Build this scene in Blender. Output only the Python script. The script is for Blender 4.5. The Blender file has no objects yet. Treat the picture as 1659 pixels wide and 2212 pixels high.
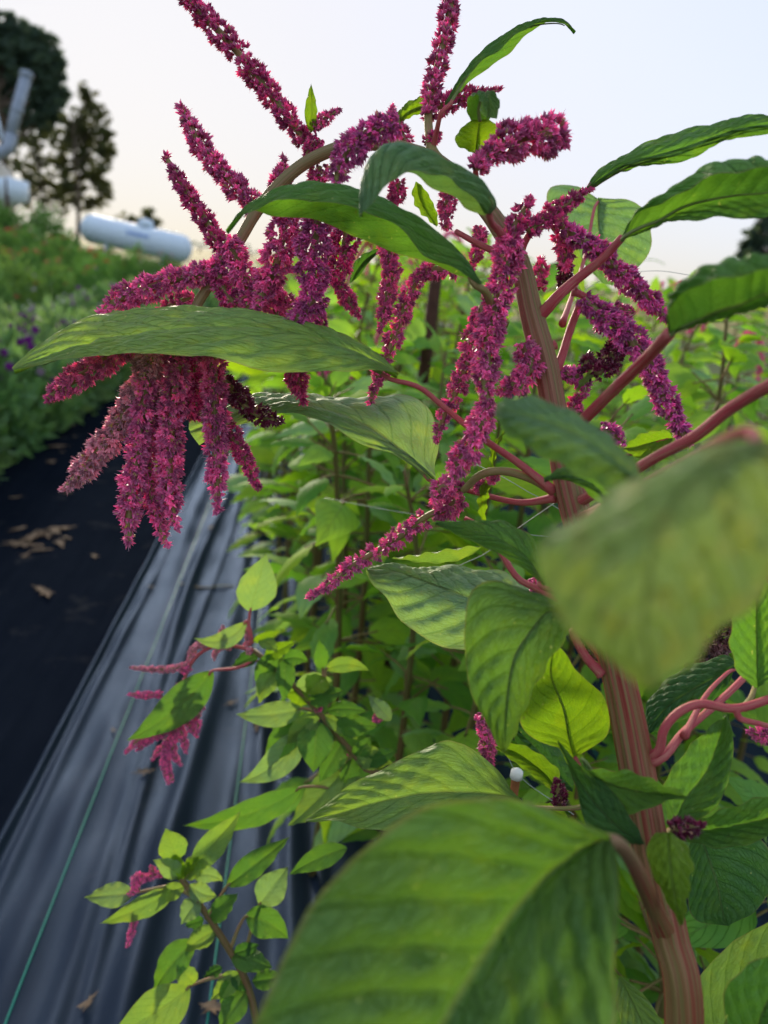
import bpy, math, random
import numpy as np
from mathutils import Vector, Matrix

S = bpy.context.scene
COL = S.collection
random.seed(7)
RNG = np.random.default_rng(11)

# ------------------------------------------------------------------ camera
F = 1662.0                     # focal length in picture units (1659 wide, 2212 high)
CAM_H = 1.15
def cam_axes(theta=17.6, rho=5.6, vp=(660, 560)):
    t, r = math.radians(theta), math.radians(rho)
    U = np.array([math.cos(t) * math.sin(r), math.cos(t) * math.cos(r), math.sin(t)])
    v = np.array([(vp[0] - 829.5) / F, -(vp[1] - 1106) / F, -1.0])
    v -= U * v.dot(U)
    Y = v / np.linalg.norm(v)
    X = np.cross(Y, U)
    return np.array([X, Y, U])
CM = cam_axes()
CP = np.array([0, 0, CAM_H])
def ray(x, y):
    return CM @ np.array([(x - 829.5) / F, -(y - 1106) / F, -1.0])
def at(x, y, d):
    return CP + ray(x, y) * d
cam_d = bpy.data.cameras.new('camera')
cam = bpy.data.objects.new('camera', cam_d)
COL.objects.link(cam)
mw = Matrix([list(CM[0]) + [0], list(CM[1]) + [0], list(CM[2]) + [CAM_H], [0, 0, 0, 1]])
cam.matrix_world = mw
cam_d.sensor_fit = 'VERTICAL'
cam_d.sensor_height = 34.6
cam_d.lens = 26.0
cam_d.clip_start = 0.02
cam_d.clip_end = 4000
cam_d.dof.use_dof = True
cam_d.dof.focus_distance = 0.61
cam_d.dof.aperture_fstop = 4.8
S.camera = cam

# ------------------------------------------------------------------ sky and sun
SUN_AZ = math.atan2(-0.271, 1.113)      # seen behind the trees on the left (x/y)
SUN_EL = math.radians(11.0)
W = bpy.data.worlds.new('World'); S.world = W; W.use_nodes = True
nt = W.node_tree; nt.nodes.clear()
wo = nt.nodes.new('ShaderNodeOutputWorld')
bg = nt.nodes.new('ShaderNodeBackground')
sk = nt.nodes.new('ShaderNodeTexSky')
sk.sky_type = 'NISHITA'; sk.sun_disc = False
sk.sun_elevation = SUN_EL
sk.sun_rotation = SUN_AZ
sk.altitude = 200; sk.air_density = 1.0; sk.dust_density = 2.2; sk.ozone_density = 1.0
gm = nt.nodes.new('ShaderNodeGamma'); gm.inputs[1].default_value = 0.045   # thin haze evens the sky out
nt.links.new(sk.outputs[0], gm.inputs[0])
hs = nt.nodes.new('ShaderNodeHueSaturation'); hs.inputs['Saturation'].default_value = 5.0
nt.links.new(gm.outputs[0], hs.inputs['Color'])
wb = nt.nodes.new('ShaderNodeMix'); wb.data_type = 'RGBA'; wb.blend_type = 'MULTIPLY'; wb.inputs[0].default_value = 1.0
wb.inputs[7].default_value = (0.935, 0.985, 1.15, 1)                       # white balance of the camera
nt.links.new(hs.outputs[0], wb.inputs[6])
nt.links.new(wb.outputs[2], bg.inputs[0])
bg.inputs[1].default_value = 0.133
nt.links.new(bg.outputs[0], wo.inputs[0])
sl = bpy.data.lights.new('sun', 'SUN'); so = bpy.data.objects.new('sun', sl); COL.objects.link(so)
sl.energy = 1.1; sl.angle = math.radians(12.0); sl.color = (1.0, 0.86, 0.68)
sd = Vector((math.sin(SUN_AZ) * math.cos(SUN_EL), math.cos(SUN_AZ) * math.cos(SUN_EL), math.sin(SUN_EL)))
so.rotation_euler = sd.to_track_quat('Z', 'Y').to_euler()
so.location = (0, 0, 20)
S.view_settings.view_transform = 'Standard'
S.view_settings.look = 'None'
S.view_settings.gamma = 1.0
S.view_settings.use_curve_mapping = False
S.view_settings.exposure = 2.68
S.cycles.max_bounces = 6; S.cycles.transparent_max_bounces = 4
S.cycles.diffuse_bounces = 3; S.cycles.transmission_bounces = 3
S.cycles.use_denoising = True
S.cycles.use_adaptive_sampling = True; S.cycles.adaptive_threshold = 0.02

# ------------------------------------------------------------------ helpers
def tag(o, label=None, cat=None, group=None, kind=None):
    if label: o['label'] = label
    if cat: o['category'] = cat
    if group: o['group'] = group
    if kind: o['kind'] = kind
    return o

def empty(name, loc, label, cat, group=None):
    o = bpy.data.objects.new(name, None)
    o.empty_display_size = 0.05
    COL.objects.link(o); o.location = loc
    return tag(o, label, cat, group)

def link(name, me, parent=None, color=None):
    o = bpy.data.objects.new(name, me)
    COL.objects.link(o)
    if parent is not None:
        o.parent = parent
        wm = Matrix.Translation(parent.location) if parent.parent is None else parent_world(parent)
        o.matrix_parent_inverse = wm.inverted()
    if color is not None:
        o.color = (color[0], color[1], color[2], 1)
    return o

def parent_world(p):
    # parts keep world-space vertices; a part's own transform is the identity
    return Matrix.Identity(4)

def mesh(name, verts, faces, mats, uv=None, col=None, smooth=True, midx=None):
    me = bpy.data.meshes.new(name)
    verts = np.asarray(verts, dtype=np.float32)
    if isinstance(faces, np.ndarray):
        n, k = faces.shape
        me.vertices.add(len(verts)); me.vertices.foreach_set('co', verts.ravel())
        me.loops.add(n * k); me.loops.foreach_set('vertex_index', faces.astype(np.int32).ravel())
        me.polygons.add(n)
        me.polygons.foreach_set('loop_start', np.arange(0, n * k, k, dtype=np.int32))
        me.polygons.foreach_set('loop_total', np.full(n, k, dtype=np.int32))
        me.update(calc_edges=True)
    else:
        me.from_pydata([tuple(v) for v in verts.tolist()], [], faces)
    if not isinstance(mats, (list, tuple)): mats = [mats]
    for m in mats: me.materials.append(m)
    np_ = len(me.polygons)
    me.polygons.foreach_set('use_smooth', np.full(np_, bool(smooth)))
    if midx is not None:
        me.polygons.foreach_set('material_index', np.asarray(midx, dtype=np.int32))
    if uv is not None:
        l = me.uv_layers.new(name='UVMap')
        vi = np.empty(len(me.loops), dtype=np.int32); me.loops.foreach_get('vertex_index', vi)
        l.data.foreach_set('uv', np.asarray(uv, dtype=np.float32)[vi].ravel())
    if col is not None:
        a = me.color_attributes.new('Col', 'FLOAT_COLOR', 'POINT')
        c4 = np.ones((len(verts), 4), dtype=np.float32); c4[:, :3] = col
        a.data.foreach_set('color', c4.ravel())
    me.update()
    return me

def catmull(P, n, power=None):
    """smooth curve through the rows of P, n samples"""
    P = np.asarray(P, float)
    if len(P) == 2:
        t = np.linspace(0, 1, n)[:, None]
        return P[0] * (1 - t) + P[1] * t
    Q = np.vstack([2 * P[0] - P[1], P, 2 * P[-1] - P[-2]])
    u = np.linspace(0, len(P) - 1, n)
    i = np.minimum(u.astype(int), len(P) - 2)
    t = (u - i)[:, None]
    a, b, c, d = Q[i], Q[i + 1], Q[i + 2], Q[i + 3]
    return 0.5 * ((2 * b) + (-a + c) * t + (2 * a - 5 * b + 4 * c - d) * t ** 2 + (-a + 3 * b - 3 * c + d) * t ** 3)

def arclen(P, n):
    seg = np.linalg.norm(np.diff(P, axis=0), axis=1)
    s = np.concatenate([[0], np.cumsum(seg)])
    t = np.linspace(0, s[-1], n)
    return np.stack([np.interp(t, s, P[:, k]) for k in range(P.shape[1])], 1), s[-1]

def frames(P):
    T = np.gradient(P, axis=0); T /= np.linalg.norm(T, axis=1)[:, None] + 1e-12
    N = np.zeros_like(T)
    a = np.array([0.3, -0.8, 0.5]); n = a - T[0] * a.dot(T[0]); n /= np.linalg.norm(n)
    for i in range(len(T)):
        n = n - T[i] * n.dot(T[i]); n /= np.linalg.norm(n) + 1e-12
        N[i] = n
    return T, N, np.cross(T, N)

def tube_data(P, R, k=10, ribs=0.0, nr=7, caps=True):
    P = np.asarray(P, float); n = len(P)
    R = np.broadcast_to(np.asarray(R, float), (n,))
    T, N, B = frames(P)
    a = np.linspace(0, 2 * math.pi, k, endpoint=False)
    rr = 1 + ribs * np.cos(a * nr)
    V = P[:, None, :] + R[:, None, None] * rr[None, :, None] * (np.cos(a)[None, :, None] * N[:, None, :] + np.sin(a)[None, :, None] * B[:, None, :])
    V = V.reshape(-1, 3)
    i = np.arange(n - 1)[:, None] * k; j = np.arange(k)[None, :]; j2 = (j + 1) % k
    Q = np.stack([i + j, i + j2, i + k + j2, i + k + j], -1).reshape(-1, 4)
    uv = np.stack([np.repeat(np.linspace(0, 1, n), k), np.tile(np.arange(k) / k, n)], 1)
    if caps:
        nv = len(V)
        V = np.vstack([V, P[0], P[-1] + T[-1] * R[-1] * 0.5])
        uv = np.vstack([uv, [0, 0.5], [1, 0.5]])
        c0 = np.stack([np.full(k, nv), j2[0], j[0], j[0]], -1)
        e = (n - 1) * k
        c1 = np.stack([np.full(k, nv + 1), e + j[0], e + j2[0], e + j2[0]], -1)
        return V, Q, uv, np.vstack([c0, c1])[:, :3]
    return V, Q, uv, None

def tube(name, P, R, mat, k=10, ribs=0.0, nr=7, parent=None, color=None):
    V, Q, uv, C3 = tube_data(P, R, k, ribs, nr)
    fc = Q.tolist() + (C3.tolist() if C3 is not None else [])
    return link(name, mesh(name, V, fc, mat, uv=uv), parent, color)
# ------------------------------------------------------------------ materials
class NT:
    """small node-graph helper"""
    def __init__(s, name):
        s.m = bpy.data.materials.new(name); s.m.use_nodes = True
        s.t = s.m.node_tree; s.t.nodes.clear()
        s.out = s.t.nodes.new('ShaderNodeOutputMaterial')
    def n(s, typ, **kw):
        nd = s.t.nodes.new(typ)
        for k, v in kw.items(): setattr(nd, k, v)
        return nd
    def l(s, a, b): s.t.links.new(a, b)
    def put(s, sock, v):
        if isinstance(v, bpy.types.NodeSocket): s.l(v, sock)
        else: sock.default_value = v
    def math(s, op, a, b=0.0, c=0.0, clamp=False):
        nd = s.n('ShaderNodeMath', operation=op, use_clamp=clamp)
        s.put(nd.inputs[0], a); s.put(nd.inputs[1], b); s.put(nd.inputs[2], c)
        return nd.outputs[0]
    def mix(s, f, a, b, mode='MIX'):
        nd = s.n('ShaderNodeMix', data_type='RGBA', blend_type=mode)
        s.put(nd.inputs[0], f); s.put(nd.inputs[6], a); s.put(nd.inputs[7], b)
        return nd.outputs[2]
    def noise(s, vec, scale, detail=3, rough=0.5):
        nd = s.n('ShaderNodeTexNoise'); s.put(nd.inputs['Vector'], vec)
        nd.inputs['Scale'].default_value = scale; nd.inputs['Detail'].default_value = detail; nd.inputs['Roughness'].default_value = rough
        return nd.outputs[0]
    def ramp(s, f, p0, p1):
        nd = s.n('ShaderNodeMapRange'); nd.clamp = True
        s.put(nd.inputs[0], f); nd.inputs[1].default_value = p0; nd.inputs[2].default_value = p1
        return nd.outputs[0]
    def bump(s, h, strength, dist):
        nd = s.n('ShaderNodeBump'); nd.inputs['Strength'].default_value = strength; nd.inputs['Distance'].default_value = dist
        s.l(h, nd.inputs['Height']); return nd.outputs[0]
    def pbsdf(s, col, rough=0.5, spec=0.4, normal=None, metal=0.0, tint=None):
        nd = s.n('ShaderNodeBsdfPrincipled')
        if tint: nd.inputs['Specular Tint'].default_value = tint
        s.put(nd.inputs['Base Color'], col); s.put(nd.inputs['Roughness'], rough)
        s.put(nd.inputs['Specular IOR Level'], spec); s.put(nd.inputs['Metallic'], metal)
        if normal is not None: s.l(normal, nd.inputs['Normal'])
        return nd.outputs[0]
    def trans(s, surf, col, f):
        t = s.n('ShaderNodeBsdfTranslucent'); s.put(t.inputs[0], col)
        mx = s.n('ShaderNodeMixShader'); s.put(mx.inputs[0], f)
        s.l(surf, mx.inputs[1]); s.l(t.outputs[0], mx.inputs[2])
        return mx.outputs[0]
    def done(s, sh): s.l(sh, s.out.inputs[0]); return s.m
def C4(r, g, b): return (r, g, b, 1)

def leaf_material(name, nveins=9.0, fine=True, spec=0.36, rough=0.48, tr=0.34, old=0.0):
    g = NT(name)
    uv = g.n('ShaderNodeUVMap').outputs[0]
    sx = g.n('ShaderNodeSeparateXYZ'); g.l(uv, sx.inputs[0])
    u, v = sx.outputs[0], sx.outputs[1]
    av = g.math('ABSOLUTE', g.math('SUBTRACT', g.math('MULTIPLY', v, 2.0), 1.0))
    oi = g.n('ShaderNodeObjectInfo')
    base = oi.outputs['Color']
    geo = g.n('ShaderNodeNewGeometry').outputs['Position']
    # side veins leave the midrib and bend towards the tip
    sweep = g.math('MULTIPLY', g.math('POWER', av, 1.15), 0.30)
    s_ = g.math('MULTIPLY', g.math('SUBTRACT', u, sweep), nveins)
    s_ = g.math('ADD', s_, g.math('MULTIPLY', g.math('SINE', g.math('MULTIPLY', u, 8.0)), 0.30))
    s_ = g.math('ADD', s_, g.math('MULTIPLY', g.math('GREATER_THAN', v, 0.5), 0.42))
    fr = g.math('ABSOLUTE', g.math('SUBTRACT', g.math('FRACT', s_), 0.5))      # 0.5 on the vein, 0 between
    vein = g.ramp(fr, 0.43, 0.5)
    mid = g.ramp(av, 0.034, 0.010)
    big = g.noise(geo, 28.0, 2)
    col = g.mix(g.ramp(big, 0.3, 0.75), base, g.mix(1.0, base, C4(1.38, 1.18, 0.75), 'MULTIPLY'))
    col = g.mix(g.math('MULTIPLY', vein, 0.62), col, g.mix(1.0, base, C4(0.62, 0.72, 0.6), 'MULTIPLY'))  # darker vein lines, with the shade of the creases painted into the colour
    if fine:
        tw = g.noise(geo, 620.0, 2)
        col = g.mix(g.math('MULTIPLY', g.ramp(tw, 0.45, 0.7), 0.25), col, g.mix(1.0, base, C4(1.5, 1.4, 1.4), 'MULTIPLY'))
        sp = g.ramp(g.noise(geo, 240.0, 1), 0.74, 0.79)
        col = g.mix(g.math('MULTIPLY', sp, 0.6), col, C4(0.45, 0.5, 0.16))
        edge = g.math('MULTIPLY', g.ramp(av, 0.965, 1.0), 0.5)
        col = g.mix(edge, col, C4(0.30, 0.20, 0.10))
    col = g.mix(g.math('MULTIPLY', mid, 0.40), col, C4(0.22, 0.28, 0.10))
    h = g.math('ADD', g.math('MULTIPLY', vein, -0.6), g.math('MULTIPLY', mid, -0.6))
    if fine:
        mp = g.n('ShaderNodeCombineXYZ'); g.l(g.math('MULTIPLY', s_, 0.9), mp.inputs[0]); g.l(g.math('MULTIPLY', v, 26.0), mp.inputs[1])
        cr = g.noise(mp.outputs[0], 2.0, 3)
        h = g.math('ADD', h, g.math('MULTIPLY', cr, 0.9))
        mq = g.n('ShaderNodeCombineXYZ'); g.l(g.math('MULTIPLY', s_, 2.6), mq.inputs[0]); g.l(g.math('MULTIPLY', v, 30.0), mq.inputs[1])
        vo = g.n('ShaderNodeTexVoronoi'); vo.feature = 'DISTANCE_TO_EDGE'; vo.inputs['Scale'].default_value = 1.0; g.l(mq.outputs[0], vo.inputs['Vector'])
        net = g.ramp(vo.outputs[0], 0.0, 0.14)                       # fine net of small veins
        h = g.math('ADD', h, g.math('MULTIPLY', net, 0.38))
        col = g.mix(g.math('MULTIPLY', g.math('SUBTRACT', 1.0, net), 0.22), col, g.mix(1.0, base, C4(0.6, 0.68, 0.6), 'MULTIPLY'))
        blem = g.math('MULTIPLY', g.ramp(g.noise(geo, 75.0, 4, 0.65), 0.68, 0.76), 0.55)
        col = g.mix(blem, col, C4(0.20, 0.17, 0.06))
        mot = g.math('MULTIPLY', g.ramp(g.noise(geo, 58.0, 3, 0.55), 0.55, 0.72), 0.42)
        col = g.mix(mot, col, g.mix(1.0, base, C4(1.9, 1.35, 0.55), 'MULTIPLY'))
        if old:
            o1 = g.ramp(g.noise(geo, 95.0, 2, 0.5), 0.52, 0.62); o2 = g.ramp(g.noise(geo, 130.0, 2, 0.5), 0.60, 0.68)
            col = g.mix(g.math('MULTIPLY', o1, 0.55), col, C4(0.40, 0.40, 0.10))
            col = g.mix(g.math('MULTIPLY', o2, 0.5), col, C4(0.12, 0.17, 0.05))
    nrm = g.bump(h, 0.9, 0.002)
    surf = g.pbsdf(col, rough, spec, nrm)
    tcol = g.mix(1.0, col, C4(1.75, 1.85, 0.6), 'MULTIPLY')
    return g.done(g.trans(surf, tcol, tr))
M_LEAF = leaf_material('leaf_blade')
M_LEAF_BG = leaf_material('leaf_blade_plain', 8.0, False, 0.10, 0.65, 0.42)
M_LEAF_OLD = leaf_material('leaf_blade_old', old=1.0)

def stem_material(name, c1, c2, c3, bands=14.0, top=None):
    g = NT(name)
    uv = g.n('ShaderNodeUVMap').outputs[0]
    mp = g.n('ShaderNodeMapping'); g.l(uv, mp.inputs[0]); mp.inputs['Scale'].default_value = (2.2, bands, 1)
    w = g.noise(mp.outputs[0], 1.0, 4, 0.6)
    mp2 = g.n('ShaderNodeMapping'); g.l(uv, mp2.inputs[0]); mp2.inputs['Scale'].default_value = (5, bands * 3.1, 1)
    w2 = g.noise(mp2.outputs[0], 1.0, 3)
    geo = g.n('ShaderNodeNewGeometry').outputs['Position']
    col = g.mix(g.ramp(w, 0.42, 0.56), C4(*c1), C4(*c2))
    col = g.mix(g.ramp(w2, 0.5, 0.68), col, C4(*c3))
    if top:
        su = g.n('ShaderNodeSeparateXYZ'); g.l(uv, su.inputs[0])
        tc = g.mix(g.ramp(w, 0.40, 0.60), C4(*top[0]), C4(*top[1]))
        col = g.mix(g.math('MULTIPLY', g.ramp(su.outputs[0], 0.42, 0.80), 0.75), col, tc)
        groove = g.ramp(w2, 0.44, 0.34)
        col = g.mix(g.math('MULTIPLY', groove, 0.7), col, C4(0.10, 0.025, 0.018))
    fz = g.noise(geo, 700.0, 3)
    nrm = g.bump(g.math('ADD', w2, g.math('MULTIPLY', fz, 0.5)), 0.5, 0.0012)
    surf = g.pbsdf(col, 0.55, 0.3, nrm)
    return g.done(g.trans(surf, col, 0.12))
M_STEM = stem_material('stem_red_green', (0.27, 0.036, 0.026), (0.20, 0.16, 0.050), (0.36, 0.15, 0.085), 20, ((0.34, 0.15, 0.11), (0.24, 0.24, 0.09)))
M_STEM_OLIVE = stem_material('stem_olive', (0.20, 0.17, 0.06), (0.28, 0.20, 0.10), (0.34, 0.26, 0.12))
M_STEM_BG = stem_material('stem_brown', (0.15, 0.075, 0.03), (0.14, 0.16, 0.045), (0.22, 0.14, 0.05), 5)
M_PETIOLE = stem_material('petiole_pink', (0.48, 0.045, 0.075), (0.50, 0.10, 0.11), (0.52, 0.27, 0.17), 8)
M_PETIOLE_GREEN = stem_material('petiole_green', (0.26, 0.26, 0.07), (0.34, 0.20, 0.10), (0.38, 0.32, 0.13), 6)
M_MIDRIB = stem_material('midrib_green', (0.17, 0.24, 0.06), (0.20, 0.25, 0.08), (0.24, 0.28, 0.11), 4)
M_PETIOLE_BG = stem_material('petiole_plain', (0.20, 0.20, 0.06), (0.30, 0.13, 0.07), (0.30, 0.26, 0.09), 3)

def floret_material():
    g = NT('floret_magenta')
    a = g.n('ShaderNodeAttribute'); a.attribute_name = 'Col'
    surf = g.pbsdf(a.outputs['Color'], 0.38, 0.5)
    return g.done(g.trans(surf, g.mix(1.0, a.outputs['Color'], C4(1.5, 1.0, 1.2), 'MULTIPLY'), 0.32))
M_FLORET = floret_material()

def plain(name, col, rough=0.6, spec=0.3, metal=0.0, nscale=0, namt=0.3, bump=0.0, trans=0.0, var=None):
    g = NT(name); c = C4(*col); nrm = None
    if nscale:
        geo = g.n('ShaderNodeTexCoord').outputs['Object']
        nz = g.noise(geo, nscale, 5, 0.6)
        c2 = C4(*(var if var else [x * (1 - namt) for x in col]))
        c = g.mix(g.ramp(nz, 0.35, 0.65), c, c2)
        if bump: nrm = g.bump(nz, 0.6, bump)
    s = g.pbsdf(c, rough, spec, nrm, metal)
    if trans: s = g.trans(s, c, trans)
    return g.done(s)

def fabric_material(name, c1, c2, rough, spec, dust=0.35):
    g = NT(name)
    geo = g.n('ShaderNodeNewGeometry').outputs['Position']
    sx = g.n('ShaderNodeSeparateXYZ'); g.l(geo, sx.inputs[0])
    wx = g.math('SINE', g.math('MULTIPLY', sx.outputs[0], 2 * math.pi / 0.0042))
    wy = g.math('SINE', g.math('MULTIPLY', sx.outputs[1], 2 * math.pi / 0.0042))
    weave = g.math('MULTIPLY', wx, wy)
    mp = g.n('ShaderNodeMapping'); g.l(geo, mp.inputs[0]); mp.inputs['Scale'].default_value = (9, 0.9, 1)
    st = g.noise(mp.outputs[0], 3.0, 4)
    blot = g.noise(geo, 5.5, 6, 0.65)
    col = g.mix(g.ramp(st, 0.35, 0.65), C4(*c1), C4(*c2))
    d = g.math('MULTIPLY', g.ramp(blot, 0.58, 0.72), dust)
    col = g.mix(d, col, C4(0.10, 0.095, 0.085))
    nrm = g.bump(weave, 0.35, 0.0006)
    rg = g.math('ADD', g.math('MULTIPLY', blot, 0.25), rough)
    df = g.n('ShaderNodeBsdfDiffuse'); g.l(col, df.inputs[0]); g.l(nrm, df.inputs['Normal'])
    gl = g.n('ShaderNodeBsdfGlossy'); gl.inputs[0].default_value = (0.46, 0.64, 1.0, 1); g.l(rg, gl.inputs['Roughness']); g.l(nrm, gl.inputs['Normal'])
    mx = g.n('ShaderNodeMixShader'); mx.inputs[0].default_value = spec
    g.l(df.outputs[0], mx.inputs[1]); g.l(gl.outputs[0], mx.inputs[2])
    return g.done(mx.outputs[0])
M_FABRIC = fabric_material('weed_fabric', (0.005, 0.008, 0.014), (0.011, 0.018, 0.029), 0.32, 0.031, 0.18)
M_FABRIC_OLD = fabric_material('weed_fabric_worn', (0.0022, 0.0034, 0.005), (0.004, 0.0055, 0.008), 0.7, 0.008, 0.22)
M_GREEN_LINE = plain('green_stitch', (0.01, 0.22, 0.16), 0.5)
def ground_material():
    g = NT('meadow')
    geo = g.n('ShaderNodeNewGeometry').outputs['Position']
    sx = g.n('ShaderNodeSeparateXYZ'); g.l(geo, sx.inputs[0])
    n1 = g.noise(geo, 1.7, 6, 0.65); n2 = g.noise(geo, 0.05, 3)
    col = g.mix(g.ramp(n1, 0.35, 0.65), C4(0.035, 0.065, 0.018), C4(0.075, 0.10, 0.03))
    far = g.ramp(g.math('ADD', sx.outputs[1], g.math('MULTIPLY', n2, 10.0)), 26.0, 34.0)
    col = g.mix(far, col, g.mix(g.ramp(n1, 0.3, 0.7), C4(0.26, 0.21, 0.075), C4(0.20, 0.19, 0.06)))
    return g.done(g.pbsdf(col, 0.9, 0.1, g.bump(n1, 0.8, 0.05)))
M_GROUND = ground_material()
M_BARK = plain('bark', (0.09, 0.07, 0.05), 0.9, 0.1, nscale=6, bump=0.02)
def foliage_material(name, a, b, tr=0.35, sc=0.7):
    g = NT(name)
    geo = g.n('ShaderNodeNewGeometry').outputs['Position']
    oi = g.n('ShaderNodeObjectInfo')
    n1 = g.noise(geo, sc * 3, 3)
    col = g.mix(g.ramp(n1, 0.3, 0.7), C4(*a), C4(*b))
    col = g.mix(0.5, col, g.mix(1.0, col, oi.outputs['Color'], 'MULTIPLY'))
    return g.done(g.trans(g.pbsdf(col, 0.55, 0.3), g.mix(1.0, col, C4(1.6, 1.5, 0.7), 'MULTIPLY'), tr))
M_TREE_A = foliage_material('crown_bluegreen', (0.045, 0.085, 0.065), (0.08, 0.125, 0.085), 0.4)
M_TREE_B = foliage_material('crown_olive', (0.055, 0.075, 0.03), (0.12, 0.125, 0.045), 0.45)
M_BUSH = foliage_material('bush_green', (0.10, 0.22, 0.09), (0.20, 0.32, 0.15), 0.4, 3)
M_BUSH2 = foliage_material('bush_deep', (0.07, 0.18, 0.045), (0.15, 0.28, 0.08), 0.4, 3)
M_WHITE_PAINT = plain('white_paint', (0.66, 0.77, 0.86), 0.4, 0.4, nscale=2, namt=0.08)
M_BLUE = plain('blue_decal', (0.06, 0.22, 0.62), 0.5)
M_GALV = plain('galvanised', (0.30, 0.35, 0.42), 0.5, 0.4, 0.3, nscale=3, namt=0.2)
M_CREAM = plain('cream_metal', (0.62, 0.56, 0.46), 0.5, 0.3, nscale=2, namt=0.1)
M_WOOD = plain('stake_wood', (0.075, 0.035, 0.022), 0.85, 0.15, nscale=40, bump=0.004)
M_WOOD_ORANGE = plain('stake_orange', (0.30, 0.11, 0.035), 0.7, 0.2, nscale=60, bump=0.002)
M_STRING = plain('string_white', (0.45, 0.50, 0.46), 0.5, 0.3, trans=0.2)
M_CAP = plain('cap_white', (0.78, 0.78, 0.70), 0.5, 0.3)
M_DRY = plain('dry_leaf_brown', (0.25, 0.18, 0.12), 0.85, 0.1, nscale=45, var=(0.13, 0.085, 0.055), bump=0.003, trans=0.15)
M_FL_RED = plain('petal_red', (0.50, 0.07, 0.06), 0.6, 0.2, trans=0.3)
M_FL_ORANGE = plain('petal_orange', (0.52, 0.14, 0.08), 0.6, 0.2, trans=0.3)
M_FL_PURPLE = plain('petal_purple', (0.26, 0.03, 0.30), 0.6, 0.2, trans=0.25)
M_FL_LILAC = plain('petal_lilac', (0.50, 0.36, 0.48), 0.6, 0.2, trans=0.3)
M_FL_WHITE = plain('petal_white', (0.62, 0.62, 0.55), 0.6, 0.2, trans=0.3)
M_ANTHER = plain('anther_yellow', (0.60, 0.45, 0.08), 0.6, 0.2, trans=0.2)
# ------------------------------------------------------------------ leaf builder
GREEN = (0.100, 0.240, 0.052)
PALE = (0.220, 0.370, 0.190)
YELLOW = (0.180, 0.330, 0.022)
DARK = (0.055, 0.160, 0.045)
LIGHT = (0.205, 0.350, 0.095)
BLUISH = (0.140, 0.275, 0.145)

def loft(curves, vs, nu, nv, soft=0.6):
    """curves: list of (nu,3) arrays at the cross positions vs -> grid (nu, nv, 3) and cross coordinate"""
    G = np.stack(curves, 1)                       # nu, k, 3
    vs = np.asarray(vs, float)
    vv = np.linspace(vs[0], vs[-1], nv)
    k = len(vs)
    idx = np.clip(np.searchsorted(vs, vv, side='right') - 1, 0, k - 2)
    t = ((vv - vs[idx]) / (vs[idx + 1] - vs[idx]))[None, :, None]
    lin = G[:, idx] * (1 - t) + G[:, idx + 1] * t
    Q = np.concatenate([2 * G[:, :1] - G[:, 1:2], G, 2 * G[:, -1:] - G[:, -2:-1]], 1)
    a, b, c, d = Q[:, idx], Q[:, idx + 1], Q[:, idx + 2], Q[:, idx + 3]
    cat = 0.5 * ((2 * b) + (-a + c) * t + (2 * a - 5 * b + 4 * c - d) * t ** 2 + (-a + 3 * b - 3 * c + d) * t ** 3)
    return lin * (1 - soft) + cat * soft, vv

def leaf_grid(G, vv, amp=0.0014, nveins=10.0, wob=0.0):
    """vein relief pushed into a leaf grid; returns verts, quads, uv"""
    nu, nv = G.shape[:2]
    du = np.gradient(G, axis=0); dv = np.gradient(G, axis=1)
    N = np.cross(du, dv); L = np.linalg.norm(N, axis=2, keepdims=True)
    N = N / np.maximum(L, 1e-12)
    up = np.array([0, -0.35, 1.0])
    sgn = 1.0 if (N * L).sum(axis=(0, 1)).dot(up) > 0 else -1.0
    u = np.linspace(0, 1, nu)[:, None]; av = np.abs(vv)[None, :]
    s = nveins * (u - 0.30 * av ** 1.15) + 0.30 * np.sin(u * 8.0) + 0.42 * (vv > 0)[None, :]
    dv_ = np.abs(s - np.round(s))
    puff = 0.72 * (1 - np.exp(-(dv_ / 0.15) ** 1.4)) + 0.28 * np.sin(np.pi * s) ** 2   # 0 on the veins
    env = np.sin(np.pi * np.clip(u, 0.0, 1)) ** 0.5 * np.minimum(1, av * 4) * np.clip((1.06 - av) * 4, 0, 1)
    n1 = np.sin(u * 37 + vv[None, :] * 9) * np.sin(u * 13 - vv[None, :] * 17)
    D = amp * (puff * env + 0.35 * n1 * env) - amp * 0.9 * np.exp(-(av / 0.06) ** 2)
    G = G + sgn * N * D[..., None]
    if wob:
        e = np.clip((av - 0.6) / 0.4, 0, 1) ** 2
        G = G + sgn * N * (wob * e * np.sin(u * 29 + np.sign(vv)[None, :] * 2))[..., None]
    V = G.reshape(-1, 3)
    i = np.arange(nu - 1)[:, None] * nv; j = np.arange(nv - 1)[None, :]
    Q = np.stack([i + j, i + j + 1, i + nv + j + 1, i + nv + j], -1).reshape(-1, 4)
    if sgn < 0: Q = Q[:, ::-1]
    uv = np.stack([np.broadcast_to(u, (nu, nv)).ravel(), np.broadcast_to((vv / 2 + 0.5)[None, :], (nu, nv)).ravel()], 1)
    return V, Q, uv, sgn

def pcurve(pts, d0, d1, dz, n):
    """picture points to a smooth curve in the place; dz bows the column in depth"""
    m = len(pts)
    t = np.linspace(0, 1, m)
    ds = d0 + (d1 - d0) * t + dz * np.sin(np.pi * np.clip(t, 0.02, 0.98)) ** 0.7
    P = np.array([at(p[0], p[1], p[2] if len(p) > 2 else dd) for p, dd in zip(pts, ds)])
    C = catmull(P, max(n, 60))
    return arclen(C, n)[0]

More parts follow.
